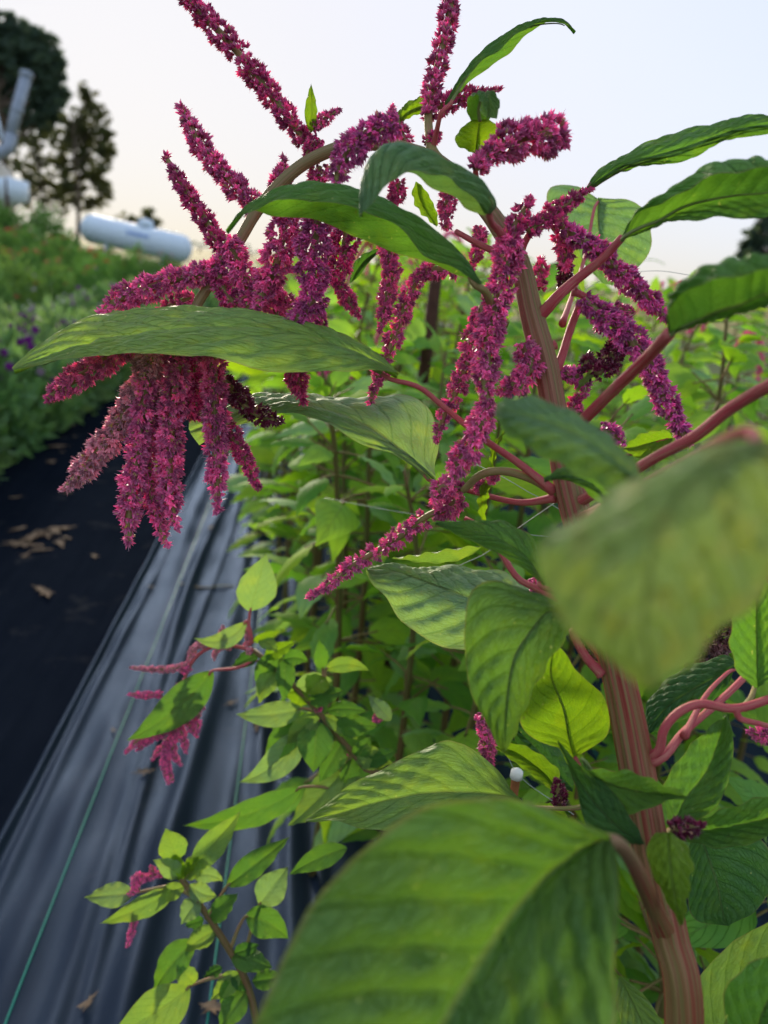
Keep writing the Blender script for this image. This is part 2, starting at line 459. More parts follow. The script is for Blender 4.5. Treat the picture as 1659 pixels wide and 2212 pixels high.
def leaf(parent, color, d0, d1, cols, petiole=None, pr=9, pmat=None, amp=0.0012, nveins=9.0, nu=110, nv=31, soft=0.6, midcol=None, wob=0.0011, label=None, name='leaf', mat=None):
    """cols: [(v, dz, [(x, y)...base to tip])...]; petiole: [(x, y, d)...] from the stem to the blade"""
    curves = [pcurve(c[2], d0, d1, c[1], nu) for c in cols]
    vs = [c[0] for c in cols]
    G, vv = loft(curves, vs, nu, nv, soft)
    amp = amp * 1.7
    V, Q, uv, sgn = leaf_grid(G, vv, amp, nveins, wob)
    o = link(name, mesh('leaf', V, Q, mat or M_LEAF, uv=uv), parent, color)
    if label: o['label'] = label
    j = int(np.argmin(np.abs(vv)))
    mid = G[:, j][1:int(nu * 0.93)]
    R = np.linspace(0.0013, 0.0003, len(mid)) * (d0 / 0.5)
    du = np.gradient(G, axis=0); dv = np.gradient(G, axis=1)
    N = np.cross(du, dv)[:, j]; N = N / (np.linalg.norm(N, axis=1)[:, None] + 1e-12)
    mid = mid - sgn * N[1:int(nu * 0.93)] * (R[:, None] * 1.0 + amp * 1.1)
    tube('midrib', mid, R, M_MIDRIB, 6, parent=o)
    if petiole:
        P = np.array([at(*p) for p in petiole])
        P = np.vstack([P, mid[0], mid[3]])
        P = arclen(catmull(P, 60), 24)[0]
        rb = pr * petiole[0][2] / F
        tube('petiole', P, np.linspace(rb, max(rb * 0.55, 0.0014), len(P)) * (1 + 0.45 * np.exp(-np.linspace(0, 1, len(P)) * 14)), pmat or M_PETIOLE, 10, 0.05, 3, parent=o)
    return o

def ovate(t, a=0.62, b=0.95):
    if b == 0: return np.sin(np.pi * np.clip(t, 0, 1) ** a) ** 1.08
    w = np.clip(t, 0, 1) ** a * np.clip(1 - t, 0, 1) ** b
    tm = a / (a + b)
    return w / (tm ** a * (1 - tm) ** b)

def qgrid(base, ctrl, tip, halfw, side, fold, nu, nv, cup=0.0, shape=(0.62, 0.95)):
    t = np.linspace(0, 1, nu)[:, None]
    mid = (1 - t) ** 2 * base + 2 * t * (1 - t) * ctrl + t ** 2 * tip
    T = np.gradient(mid, axis=0); T /= np.linalg.norm(T, axis=1)[:, None] + 1e-12
    Sd = side[None, :] - T * (T @ side)[:, None]; Sd /= np.linalg.norm(Sd, axis=1)[:, None] + 1e-12
    N = np.cross(T, Sd)
    vv = np.linspace(-1, 1, nv)
    w = (ovate(t[:, 0], *shape) * halfw)[:, None, None]
    a = np.abs(vv)[None, :, None]
    c = math.cos(fold); s = math.sin(fold)
    G = mid[:, None, :] + Sd[:, None, :] * (vv[None, :, None] * w * c) + N[:, None, :] * (a ** 1.45 * w * s - cup * a ** 2 * w)
    return G, vv

def qleaf(parent, base, tip, w, color=GREEN, bow=0.0, roll=0.3, fold=0.25, petiole=None, pr=4, pmat=None, nu=36, nv=15, amp=0.0008, nveins=9.0, shape=(0.74, 0), cup=0.15):
    """leaf from a base and a tip (picture x, y, distance); w full width and bow sideways arch in picture units"""
    B = at(*base); Tp = at(*tip)
    d = (base[2] + tip[2]) / 2
    dx, dy = tip[0] - base[0], tip[1] - base[1]
    ln = math.hypot(dx, dy) + 1e-6
    mx, my = (base[0] + tip[0]) / 2 - dy / ln * bow * 2, (base[1] + tip[1]) / 2 + dx / ln * bow * 2
    Cc = at(mx, my, d - 0.01)
    view = (B + Tp) / 2 - CP; view /= np.linalg.norm(view)
    T = Tp - B; T /= np.linalg.norm(T)
    sd = np.cross(T, view); sd /= np.linalg.norm(sd)
    nn = np.cross(sd, T)
    side = sd * math.cos(roll) + nn * math.sin(roll)
    G, vv = qgrid(B, Cc, Tp, w / 2 * d / F / max(0.35, math.cos(roll) * math.cos(fold)), side, fold, nu, nv, cup, shape)
    V, Q, uv, sgn = leaf_grid(G, vv, amp, nveins, amp * 1.5)
    o = link('leaf', mesh('leaf', V, Q, M_LEAF, uv=uv), parent, color)
    if petiole:
        P = np.array([at(*p) for p in petiole] + [B])
        P = np.vstack([P, G[2, nv // 2]])
        P = arclen(catmull(P, 40), 14)[0]
        rb = pr * base[2] / F
        tube('petiole', P, np.linspace(rb, rb * 0.6, len(P)), pmat or M_PETIOLE_BG, 7, parent=o)
    return o

# ------------------------------------------------------------------ tassel builder
def florets(C, D, L, Wd, colA, colB):
    """lance-shaped florets as three-sided bipyramids"""
    n = len(C)
    D = D / (np.linalg.norm(D, axis=1)[:, None] + 1e-9)
    a = RNG.normal(size=(n, 3)); X = np.cross(D, a); X /= np.linalg.norm(X, axis=1)[:, None] + 1e-9
    Y = np.cross(D, X)
    V = np.empty((n, 5, 3)); cl = np.empty((n, 5, 3))
    V[:, 0] = C; V[:, 4] = C + D * L[:, None]
    for k in range(3):
        an = k * 2.0944
        V[:, 1 + k] = C + D * (L * 0.42)[:, None] + (X * math.cos(an) + Y * math.sin(an)) * Wd[:, None]
        cl[:, 1 + k] = colA * 0.6 + colB * 0.4
    cl[:, 0] = colA * 0.7; cl[:, 4] = colB
    b = (np.arange(n) * 5)[:, None, None]
    f = np.array([[0, 2, 1], [0, 3, 2], [0, 1, 3], [4, 1, 2], [4, 2, 3], [4, 3, 1]])[None]
    return V.reshape(-1, 3), (b + f).reshape(-1, 3), cl.reshape(-1, 3)

TINT = dict(mag=((0.60, 0.026, 0.205), (0.96, 0.26, 0.58)),
            deep=((0.48, 0.018, 0.150), (0.82, 0.13, 0.39)),
            purple=((0.50, 0.026, 0.225), (0.86, 0.20, 0.56)),
            dark=((0.14, 0.012, 0.045), (0.26, 0.03, 0.085)),
            pale=((0.60, 0.12, 0.24), (0.92, 0.52, 0.60)),
            hot=((0.68, 0.034, 0.235), (0.96, 0.28, 0.58)),
            brown=((0.13, 0.030, 0.045), (0.30, 0.14, 0.12)))

def tassel(parent, pts, d, r, tint='mag', dens=1.0, gap=0.0, anth=0.0, hair=0.25, name='flower_tassel', g_scale=1.0, nf=16):
    """pts in picture units from the attached end to the tip, d distance (or list), r radius in picture units (or list)"""
    m = len(pts)
    dd = np.interp(np.linspace(0, 1, m), np.linspace(0, 1, len(d)), d) if isinstance(d, (list, tuple)) else np.full(m, float(d))
    rr = np.interp(np.linspace(0, 1, m), np.linspace(0, 1, len(r)), r) if isinstance(r, (list, tuple)) else np.full(m, float(r))
    P = np.array([np.append(at(p[0], p[1], q), k * 0.94 * q / F) for p, q, k in zip(pts, dd, rr)])
    C = catmull(P, 90)
    seg = np.linalg.norm(np.diff(C[:, :3], axis=0), axis=1); Ltot = seg.sum()
    Rm = float(C[:, 3].mean())
    g = float(np.clip(Rm * 0.42, 0.0011, 0.0031)) * g_scale
    n = max(6, int(Ltot / (g * 1.15)))
    Q, _ = arclen(C, n)
    ax, Rr = Q[:, :3], np.maximum(Q[:, 3], g)
    T, N, B = frames(ax)
    cen, rad, tan = [], [], []
    ph = RNG.uniform(0, 6); lump = RNG.uniform(0.8, 1.15); lp0 = RNG.uniform(0, 6)
    for i in range(n):
        t = i / (n - 1)
        if gap and t < 0.78 and RNG.random() < gap: continue
        endc = math.sqrt(max(0.04, 1 - max(0.0, (t - 0.68) / 0.32) ** 2)) * (1 + 0.13 * math.sin(lump * i + lp0) + 0.06 * math.sin(lump * 2.3 * i))
        R = max(0.0, Rr[i] * endc - g * 0.9)
        k = max(2, int(round((2 * math.pi * max(R, g * 0.6) / (2 * g)) * 1.45 * dens)))
        ph += 1.1
        for q in range(k):
            an = ph + q * 2 * math.pi / k + RNG.normal() * 0.25
            e = N[i] * math.cos(an) + B[i] * math.sin(an)
            if gap and t < .8 and RNG.random() < .06: continue
            cen.append(ax[i] + e * R * RNG.uniform(0.78, 1.08) + T[i] * RNG.normal() * g * 0.3); rad.append(e); tan.append(T[i])
    cen = np.array(cen); rad = np.array(rad); tan = np.array(tan)
    M = len(cen)
    cA, cB = [np.array(x) for x in TINT[tint]]
    gl = np.repeat(np.arange(M), nf)
    rd = RNG.normal(size=(M * nf, 3)); rd /= np.linalg.norm(rd, axis=1)[:, None]
    D = rd * 0.74 + rad[gl] * 0.74 + tan[gl] * 0.60
    D /= np.linalg.norm(D, axis=1)[:, None]
    var = (RNG.uniform(0.5, 1.35, M)[gl] * RNG.uniform(0.7, 1.25, M * nf))[:, None]
    A = cA[None] * var; Bc = cB[None] * var
    sd = RNG.random(M * nf) < 0.035
    A[sd] = (0.42, 0.30, 0.10); Bc[sd] = (0.62, 0.46, 0.24)
    pk = RNG.random(M * nf) < 0.10
    Bc[pk] = Bc[pk] * 0.55 + np.array([0.80, 0.40, 0.50]) * 0.45
    gsz = RNG.uniform(0.72, 1.25, M)[gl]
    L = g * gsz * RNG.uniform(0.85, 1.9, M * nf); Wd = g * gsz * RNG.uniform(0.24, 0.48, M * nf)
    V, Fc, cl = florets(cen[gl] + D * g * 0.12, D, L, Wd, A, Bc)
    nh = int(M * nf * hair * 0.35)
    if nh:
        h = RNG.integers(0, M * nf, nh)
        hv, hf, hc = florets(cen[gl[h]] + D[h] * g * 0.4, D[h] + RNG.normal(size=(nh, 3)) * 0.2, g * RNG.uniform(1.5, 2.3, nh), np.full(nh, g * 0.06), np.tile(cB, (nh, 1)), np.tile(cB * 0.35 + 0.42, (nh, 1)))
        hf = hf + len(V); V = np.vstack([V, hv]); Fc = np.vstack([Fc, hf]); cl = np.vstack([cl, hc])
    na = int(M * anth)
    if na:
        h = RNG.integers(0, M, na); rep = np.repeat(h, 5)
        dv = rad[rep] + RNG.normal(size=(na * 5, 3)) * 0.6
        av, af, ac = florets(cen[rep] + rad[rep] * g * 0.95, dv, g * RNG.uniform(0.5, 0.9, na * 5), np.full(na * 5, g * 0.2), np.tile(np.array([0.55, 0.42, 0.06]), (na * 5, 1)), np.tile(np.array([0.70, 0.58, 0.14]), (na * 5, 1)))
        af = af + len(V); V = np.vstack([V, av]); Fc = np.vstack([Fc, af]); cl = np.vstack([cl, ac])
    axo = tube(name, ax, np.maximum(np.minimum(Rr * 0.36, 0.003), 0.0007), M_PETIOLE_GREEN, 7, parent=parent)
    fl = link('florets', mesh('florets', V, Fc, M_FLORET, col=cl, smooth=False), axo)
    fl['kind'] = 'stuff'
    return axo
# ------------------------------------------------------------------ ground and fabric
def smooth(x): x = np.clip(x, 0, 1); return x * x * (3 - 2 * x)
def terrain(x, y):
    x = np.asarray(x, float); y = np.asarray(y, float)
    rise = 0.72 * smooth((-x - 1.7) / 2.6) * smooth((y - 3.5) / 9.0)
    far = smooth((y - 40) / 60)
    return rise * (1 - 0.75 * far) - 0.05 + 1.0 * smooth((y - 90) / 400)
def grid_mesh(name, xs, ys, zf, mat):
    X, Y = np.meshgrid(xs, ys, indexing='ij'); Z = zf(X, Y)
    V = np.stack([X, Y, Z], -1).reshape(-1, 3)
    nx, ny = len(xs), len(ys)
    i = np.arange(nx - 1)[:, None] * ny; j = np.arange(ny - 1)[None, :]
    Q = np.stack([i + j, i + ny + j, i + ny + j + 1, i + j + 1], -1).reshape(-1, 4)
    return mesh(name, V, Q, mat)
def axis(a): return np.sign(a) * np.abs(a) ** 2.6
gx = axis(np.linspace(-1, 1, 120)) * 1500; gy = axis(np.linspace(-0.42, 1, 140)) * 2500
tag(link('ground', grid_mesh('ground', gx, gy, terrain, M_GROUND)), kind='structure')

FR = np.random.default_rng(3)
RIDGES = [(-0.50, .010, .020), (-0.415, .013, .038), (-0.318, .016, .026), (-0.265, .009, .016), (-0.19, .017, .034), (-0.115, .013, .018), (-0.045, .018, .032), (0.045, .016, .030), (0.11, .010, .018)]
RIDGES += [(0.19 + 0.11 * k + FR.uniform(-.03, .03), FR.uniform(.008, .016), FR.uniform(.02, .035)) for k in range(24)]
def fabric_z(x, y):
    x = np.asarray(x, float); y = np.asarray(y, float)
    z = np.full(np.broadcast(x, y).shape, 0.006)
    for k, (c, h, w) in enumerate(RIDGES):
        cc = c + 0.018 * np.sin(y * (0.8 + 0.13 * k) + k) + 0.008 * np.sin(y * 2.7 + 2 * k)
        hh = h * (0.62 + 0.30 * np.sin(y * (1.1 + 0.21 * (k % 4)) + 1.7 * k) + 0.18 * np.sin(y * 3.7 + 2.3 * k))
        z = z + hh * np.exp(-((x - cc) / (w * .8)) ** 2)
    z = z + 0.0022 * np.sin(y * 17 + x * 9) * np.sin(x * 31 + y * 2)
    z = z + 0.016 * np.exp(-((x + 0.524) / 0.011) ** 2)
    return z
fx = np.concatenate([np.linspace(-0.532, 0.20, 150), np.linspace(0.22, 3.2, 160)])
fy = np.concatenate([np.linspace(-0.4, 3.5, 150), np.linspace(3.6, 26, 110)])
fab = tag(link('bed_fabric', grid_mesh('bed_fabric', fx, fy, fabric_z, M_FABRIC)), kind='structure')
for xs in (-0.382, -0.082, 0.218, 0.518, 0.818):
    yy = np.linspace(0.0, 9.0, 240)
    A = np.stack([np.full_like(yy, xs - .0016), yy, fabric_z(xs - .0016, yy) + .0012], 1)
    Bm = np.stack([np.full_like(yy, xs), yy, fabric_z(xs, yy) + .0026], 1)
    Bv = np.stack([np.full_like(yy, xs + .0016), yy, fabric_z(xs + .0016, yy) + .0012], 1)
    V = np.stack([A, Bm, Bv], 1).reshape(-1, 3)
    fc = []
    for i in range(239):
        fc += [[3 * i, 3 * i + 1, 3 * i + 4, 3 * i + 3], [3 * i + 1, 3 * i + 2, 3 * i + 5, 3 * i + 4]]
    link('stitch_line', mesh('stitch_line', V, fc, M_GREEN_LINE), fab)
def path_z(x, y):
    x = np.asarray(x, float); y = np.asarray(y, float)
    return -0.012 + 0.004 * np.sin(x * 9 + y * 1.3) + 0.003 * np.sin(x * 21 - y * 2.1) + 0.002 * np.sin(y * 7 + x * 4) + 0 * y
tag(link('path', grid_mesh('path', np.linspace(-1.75, -0.515, 70), np.concatenate([np.linspace(-0.4, 6, 120), np.linspace(6.2, 26, 60)]), path_z, M_FABRIC_OLD)), kind='structure')

# ------------------------------------------------------------------ dry leaves lying about
def dry_leaf(x, y, z, s, rot, seed, label):
    r = np.random.default_rng(seed)
    n = 17
    a = np.linspace(0, 2 * math.pi, n, endpoint=False)
    V = [(0, 0, .004)]
    rad = s * r.uniform(0.3, 1.15, n) * np.array([1.0, .55] * 9)[:n]
    for k in range(n):
        V.append((rad[k] * math.cos(a[k]) * 1.4, rad[k] * math.sin(a[k]) * .7, .003 + s * r.uniform(0, .16)))
    for k in range(n):
        V.append((rad[k] * .5 * math.cos(a[k]) * 1.3, rad[k] * .5 * math.sin(a[k]) * .8, .003 + s * r.uniform(0, .10)))
    fc = []
    for k in range(n):
        q = (k + 1) % n
        fc += [[0, 1 + n + k, 1 + n + q], [1 + n + k, 1 + k, 1 + q, 1 + n + q]]
    o = link('dry_leaf', mesh('dry_leaf', V, fc, M_DRY))
    o.location = (x, y, z); o.rotation_euler = (0, 0, rot)
    return tag(o, label, 'dry leaf', 'dry leaves on the fabric')
def gpt(px, py):
    r = ray(px, py); k = -CAM_H / r[2]; p = CP + r * k; return p[0], p[1]
CL = 'pale dry leaf scrap in the loose clump on the dark path below the tassels'
BE = 'pale dry leaf scrap on the path along the flower bed edge'
DL = [(45, 1172, .060, CL), (72, 1156, .070, CL), (100, 1150, .050, CL), (122, 1140, .075, CL), (130, 1170, .045, CL), (88, 1184, .04, CL), (54, 1196, .034, CL), (146, 1158, .03, CL), (40, 1140, .04, CL),
      (95, 1275, .045, 'lone small dry leaf on the dark path below the loose clump'), (120, 962, .06, BE), (112, 995, .05, BE), (150, 915, .05, BE), (135, 975, .02, BE), (160, 940, .02, BE), (30, 1070, .030, 'dry leaf scrap on the path near the left picture edge'),
      (205, 1195, .024, 'small dry leaf between path and fabric edge'), (145, 1065, .026, 'dry leaf just below the pale tassel tip'),
      (455, 1150, .022, 'brown leaf crumb on the fabric behind the tassels'), (325, 1275, .014, 'brown crumb on the fabric beside the twig'),
      (500, 1525, .020, 'brown leaf lump on the fabric right of the pink panicle'), (245, 1590, .010, 'small brown crumb near the green line'),
      (310, 1680, .022, 'faint brown leaf below the pink panicle'), (555, 1580, .026, 'brown curled leaf behind the small amaranth'),
      (455, 2185, .024, 'curled tan leaf at the foot of the lowest plant'), (190, 2180, .018, 'dark leaf crumb at the lower left bottom')]
for k, (px, py, s, lb) in enumerate(DL):
    x, y = gpt(px, py)
    z = float(fabric_z(x, y)) if x > -0.53 else float(path_z(x, y))
    dry_leaf(x, y, z, s, k * 1.3, 100 + k, lb)
tx = [gpt(390, 1268), gpt(440, 1275), gpt(490, 1272), gpt(540, 1282)]
P = np.array([[a, b, float(fabric_z(a, b)) + .004] for a, b in tx])
tag(tube('twig', catmull(P, 20), np.linspace(.0035, .002, 20), M_STEM_BG, 6), 'thin dark twig lying across the ribbed fabric', 'twig')

# ------------------------------------------------------------------ flower beds on the left
def lance_cloud(n, rx, ry, rz, ll, lw, seed, up=0.5, floor=0.0):
    r = np.random.default_rng(seed)
    p = r.normal(size=(n, 3)); p /= np.linalg.norm(p, axis=1)[:, None]
    p *= (r.uniform(0.25, 1.0, n) ** 0.45)[:, None]
    p[:, 2] = np.abs(p[:, 2]) * 1.0
    lump = 1 + 0.18 * np.sin(p[:, 0] * 6 + seed) * np.cos(p[:, 1] * 5 + seed * 2)
    c = p * np.array([rx, ry, rz]) * lump[:, None]; c[:, 2] += floor
    D = p + r.normal(size=(n, 3)) * 0.6 + np.array([0, 0, up]); D /= np.linalg.norm(D, axis=1)[:, None]
    A = np.cross(D, r.normal(size=(n, 3))); A /= np.linalg.norm(A, axis=1)[:, None]
    L = ll * r.uniform(.6, 1.2, n)[:, None]; Wd = lw * r.uniform(.7, 1.2, n)[:, None]
    Nn = np.cross(D, A)
    V = np.stack([c, c + D * L * .45 + A * Wd + Nn * Wd * .4, c + D * L, c + D * L * .45 - A * Wd + Nn * Wd * .4], 1).reshape(-1, 3)
    b = (np.arange(n) * 4)[:, None]
    Fc = np.concatenate([b + np.array([[0, 1, 2]]), b + np.array([[0, 2, 3]])], 0)
    return V, Fc
def globe(name, r, mat, seed):
    V, Fc, _ = florets(np.zeros((70, 3)), np.random.default_rng(seed).normal(size=(70, 3)), np.full(70, r), np.full(70, r * .33), np.ones((70, 3)), np.ones((70, 3)))
    return mesh(name, V, Fc, mat, smooth=False)
def zinnia_head(name, r, mat):
    V = [(0, 0, r * .45)]; fc = []
    for ring, (rr, zz) in enumerate(((r, 0.0), (r * .72, r * .2))):
        for k in range(12):
            a = k * math.pi / 6 + ring * .26; w = .24
            b = len(V)
            V += [(rr * .2 * math.cos(a), rr * .2 * math.sin(a), zz + r * .15), (rr * .8 * math.cos(a - w), rr * .8 * math.sin(a - w), zz), (rr * math.cos(a), rr * math.sin(a), zz - r * .1), (rr * .8 * math.cos(a + w), rr * .8 * math.sin(a + w), zz)]
            fc += [[b, b + 1, b + 2], [b, b + 2, b + 3]]
    return mesh(name, V, fc, mat)
heads_g = [globe('blossom', .026, M_FL_PURPLE, 1), globe('blossom', .024, M_FL_LILAC, 2), globe('blossom', .018, M_FL_WHITE, 3)]
heads_z = [zinnia_head('blossom', .040, M_FL_RED), zinnia_head('blossom', .038, M_FL_ORANGE), zinnia_head('blossom', .034, M_FL_LILAC)]
def part(name, me, parent, loc=(0, 0, 0), rot=(0, 0, 0), sc=1.0, color=None):
    """a part in its thing's own space"""
    o = bpy.data.objects.new(name, me); COL.objects.link(o); o.parent = parent
    o.location = loc; o.rotation_euler = rot; o.scale = (sc, sc, sc) if not isinstance(sc, (tuple, list)) else sc
    if color is not None: o.color = (*color, 1)
    return o
bush_g = []
for k in range(4):
    V, Fc = lance_cloud(1500, .36, .36, .62, .105, .020, 20 + k, .5)
    bush_g.append(mesh('foliage', V, Fc, M_BUSH, smooth=False))
bush_z = []
for k in range(3):
    V, Fc = lance_cloud(1300, .42, .42, .85, .11, .020, 40 + k, .4)
    bush_z.append(mesh('foliage', V, Fc, M_BUSH2, smooth=False))
stem_me = mesh('stem', *(lambda d: (d[0], d[1].tolist()))(tube_data(np.array([[0, 0, 0], [0.01, 0, .2], [0, .01, .42]]), [.012, .009, .006], 6, caps=False)), M_STEM_BG)
rg = random.Random(5)
def zone(y, a, b, c): return 'near end' if y < a else ('nearer half' if y < b else ('farther half' if y < c else 'far end'))
def bush(name, x, y, meshes, heads, nh, rz, wts, label, cat, group, sc, col, rx):
    b = empty(name, (x, y, float(terrain(x, y)) if x < -1.72 else 0.0), label, cat, group)
    b.rotation_euler = (0, 0, rg.uniform(0, 6.28))
    part('foliage', rg.choice(meshes), b, sc=(sc, sc, sc * rg.uniform(.9, 1.1)), color=col)
    part('stem', stem_me, b)
    for h in range(nh):
        a = rg.uniform(0, 6.28); q = rg.uniform(0.1, 1.0)
        hz = rz * sc * math.sqrt(max(.05, 1 - q * q * .9)) * rg.uniform(.95, 1.14)
        part('blossom', rg.choices(heads, wts)[0], b, (rx * sc * q * math.cos(a), rx * sc * q * math.sin(a), hz), (rg.uniform(-.5, .5), rg.uniform(-.5, .5), 0), rg.uniform(.8, 1.2))
for row, x0 in enumerate((-1.76, -2.32)):
    y = 2.9 + row * .25; k = 0
    while y < 18:
        far = y > 7
        bush('globe_amaranth', x0 + rg.uniform(-.06, .06), y, bush_g, heads_g, 18 if not far else 16, .62, (5, 3, 1) if not far else (1, 3, 4),
             'bushy globe amaranth with %s buttons, %s row of the left bed, %s' % ('purple' if not far else 'pale lilac', ('path-side', 'inner')[row], zone(y, 4.2, 7, 11)), 'flower bush', 'globe amaranths, row %d, %s' % (row + 1, zone(y, 4.2, 7, 11)), rg.uniform(.84, .98), (rg.uniform(.9, 1.2), rg.uniform(.95, 1.15), rg.uniform(.9, 1.1)), .34)
        y += rg.uniform(.48, .58) * (1 if not far else 1.25)
for row, x0 in enumerate((-2.95, -3.6, -4.3, -5.0)):
    y = 7.0 + row * .3
    while y < (19.5 if row < 1 else 16.0):
        bush('zinnia_bush', x0 + rg.uniform(-.1, .1), y, bush_z, heads_z, 6, .85, (3, 3, 1),
             'leafy zinnia bush in the bed below the tank, %s row, %s' % (('first', 'second', 'third', 'fourth')[row], zone(y, 9, 12, 15)), 'flower bush', 'zinnias, row %d, %s' % (row + 1, zone(y, 9, 12, 15)), rg.uniform(.48, .62) * (1.35 if row == 0 else 1), (rg.uniform(.85, 1.15), rg.uniform(.9, 1.15), 1), .42)
        y += rg.uniform(.8, 1.0)

# ------------------------------------------------------------------ gas tank
TD = 16.5
pa, pb = at(200, 495, TD), at(390, 537, TD + .3)
axd = (pb - pa) / np.linalg.norm(pb - pa); Lt = np.linalg.norm(pb - pa); rt = .30
tk = empty('gas_tank', (*((pa + pb) / 2)[:2], float(((pa + pb) / 2)[2]) - rt - .14), 'white horizontal gas tank with round ends beyond the flower beds', 'gas tank')
prof = [(-rt * .82, .0)] + [(-rt * .82 * math.cos(a), rt * math.sin(a)) for a in np.linspace(.15, math.pi / 2, 8)] + [(Lt + rt * .82 * math.cos(a), rt * math.sin(a)) for a in np.linspace(math.pi / 2, .15, 8)]
PP = np.array([pa + axd * s for s, _ in prof]); RR = np.array([max(r, .004) for _, r in prof])
tube('shell', PP, RR, M_WHITE_PAINT, 28, parent=tk)
up = np.array([0, 0, 1.0]); up = up - axd * up.dot(axd); up /= np.linalg.norm(up); sdv = np.cross(axd, up)
dc = pa + axd * Lt * .58 + up * rt * .93
dome = tube('valve_dome', np.array([dc, dc + up * .09, dc + up * .15, dc + up * .17]), [.16, .16, .13, .02], M_WHITE_PAINT, 18, parent=tk)
tube('hinge', np.array([dc + up * .07 - axd * .17, dc + up * .07 + axd * .17]), [.012, .012], M_GALV, 6, parent=dome)
for s in (.18, .82):
    for q in (-1, 1):
        f = pa + axd * Lt * s + sdv * q * rt * .5 - up * rt * .75
        tube('leg', np.array([f, f - up * .28]), [.035, .035], M_WHITE_PAINT, 8, parent=tk)
front = -sdv if np.dot(-sdv, CP - pa) > 0 else sdv
def on_shell(s, a):   # point on the shell, s along, a angle above the side
    return pa + axd * s + (front * math.cos(a) + up * math.sin(a)) * (rt + .006)
lt = tk
x = Lt * .40
for k, wv in enumerate((.11, .07, .07, .05, .07, .07, .06)):      # worn blue script, not legible
    pts = []
    for t in np.linspace(0, 1, 14):
        pts.append(on_shell(x + wv * t + .02 * math.sin(t * 6.28), .30 + (.16 if k == 0 else .09) * math.sin(t * 6.28 + 1)))
    tube('script_mark', np.array(pts), np.full(14, .011), M_BLUE, 5, parent=tk)
    x += wv * .95

# ------------------------------------------------------------------ grain chute and bin at the left edge
CD = 24.0
ch = empty('chute_pipe', (*at(-20, 440, CD)[:2], 0.9), 'galvanised chute pipe with elbow standing before the dark tree', 'pipe')
tube('pipe', np.array([at(22, 300, CD), at(38, 232, CD), at(57, 163, CD)]), [.17, .17, .17], M_GALV, 16, parent=ch)
tube('elbow', catmull(np.array([at(24, 292, CD), at(16, 322, CD), at(-12, 334, CD), at(-40, 330, CD)]), 16), np.full(16, .19), M_GALV, 16, parent=ch)
tube('collar', np.array([at(56, 168, CD), at(58, 158, CD)]), [.20, .20], M_GALV, 16, parent=ch)
tube('collar', np.array([at(36, 244, CD), at(38, 236, CD)]), [.19, .19], M_GALV, 16, parent=ch)
tube('brace', np.array([at(-10, 240, CD), at(5, 300, CD)]), [.05, .05], M_WHITE_PAINT, 8, parent=ch)
bn = empty('storage_bin', (*at(-40, 440, CD)[:2], .8), 'cream and white storage bin under the chute at the left edge', 'bin')
bx = at(-45, 360, CD + .5)
tube('bin_wall', np.array([[bx[0], bx[1], 1.3], [bx[0], bx[1], 2.9], [bx[0], bx[1], 3.3]]), [1.0, 1.0, .5], M_CREAM, 28, parent=bn)
b2 = at(20, 412, CD - 1)
tube('hopper', np.array([b2 - [0.2, 0, .42], b2 + [0, 0, -.1], b2 + [0, 0, .3], b2 + [0, 0, .36]]), [.22, .55, .55, .1], M_WHITE_PAINT, 20, parent=bn)
tube('leg', np.array([b2 + [0.1, -.5, -1.3], b2 + [0.1, -.5, .3]]), [.05, .05], M_WOOD, 8, parent=bn)

# ------------------------------------------------------------------ trees
def crown_mesh(name, clumps, leaf, per, seed, mat):
    r = np.random.default_rng(seed)
    Vs, Fs, off = [], [], 0
    for (c, s) in clumps:
        n = int(per * s ** 1.6)
        p = r.normal(size=(n, 3)); p /= np.linalg.norm(p, axis=1)[:, None]; p *= (r.uniform(0, 1, n) ** .5)[:, None]
        q = np.asarray(c) + p * s * np.array([1, 1, .75])
        D = r.normal(size=(n, 3)); D /= np.linalg.norm(D, axis=1)[:, None]
        A = np.cross(D, r.normal(size=(n, 3))); A /= np.linalg.norm(A, axis=1)[:, None]
        L = leaf * r.uniform(.6, 1.3, n)[:, None]
        V = np.stack([q - D * L, q + A * L * .5, q + D * L, q - A * L * .5], 1).reshape(-1, 3)
        b = (np.arange(n) * 4)[:, None] + off
        Fs.append(np.concatenate([b + np.array([[0, 1, 2]]), b + np.array([[0, 2, 3]])], 0)); Vs.append(V); off += n * 4
    return mesh(name, np.vstack(Vs), np.vstack(Fs), mat, smooth=False)
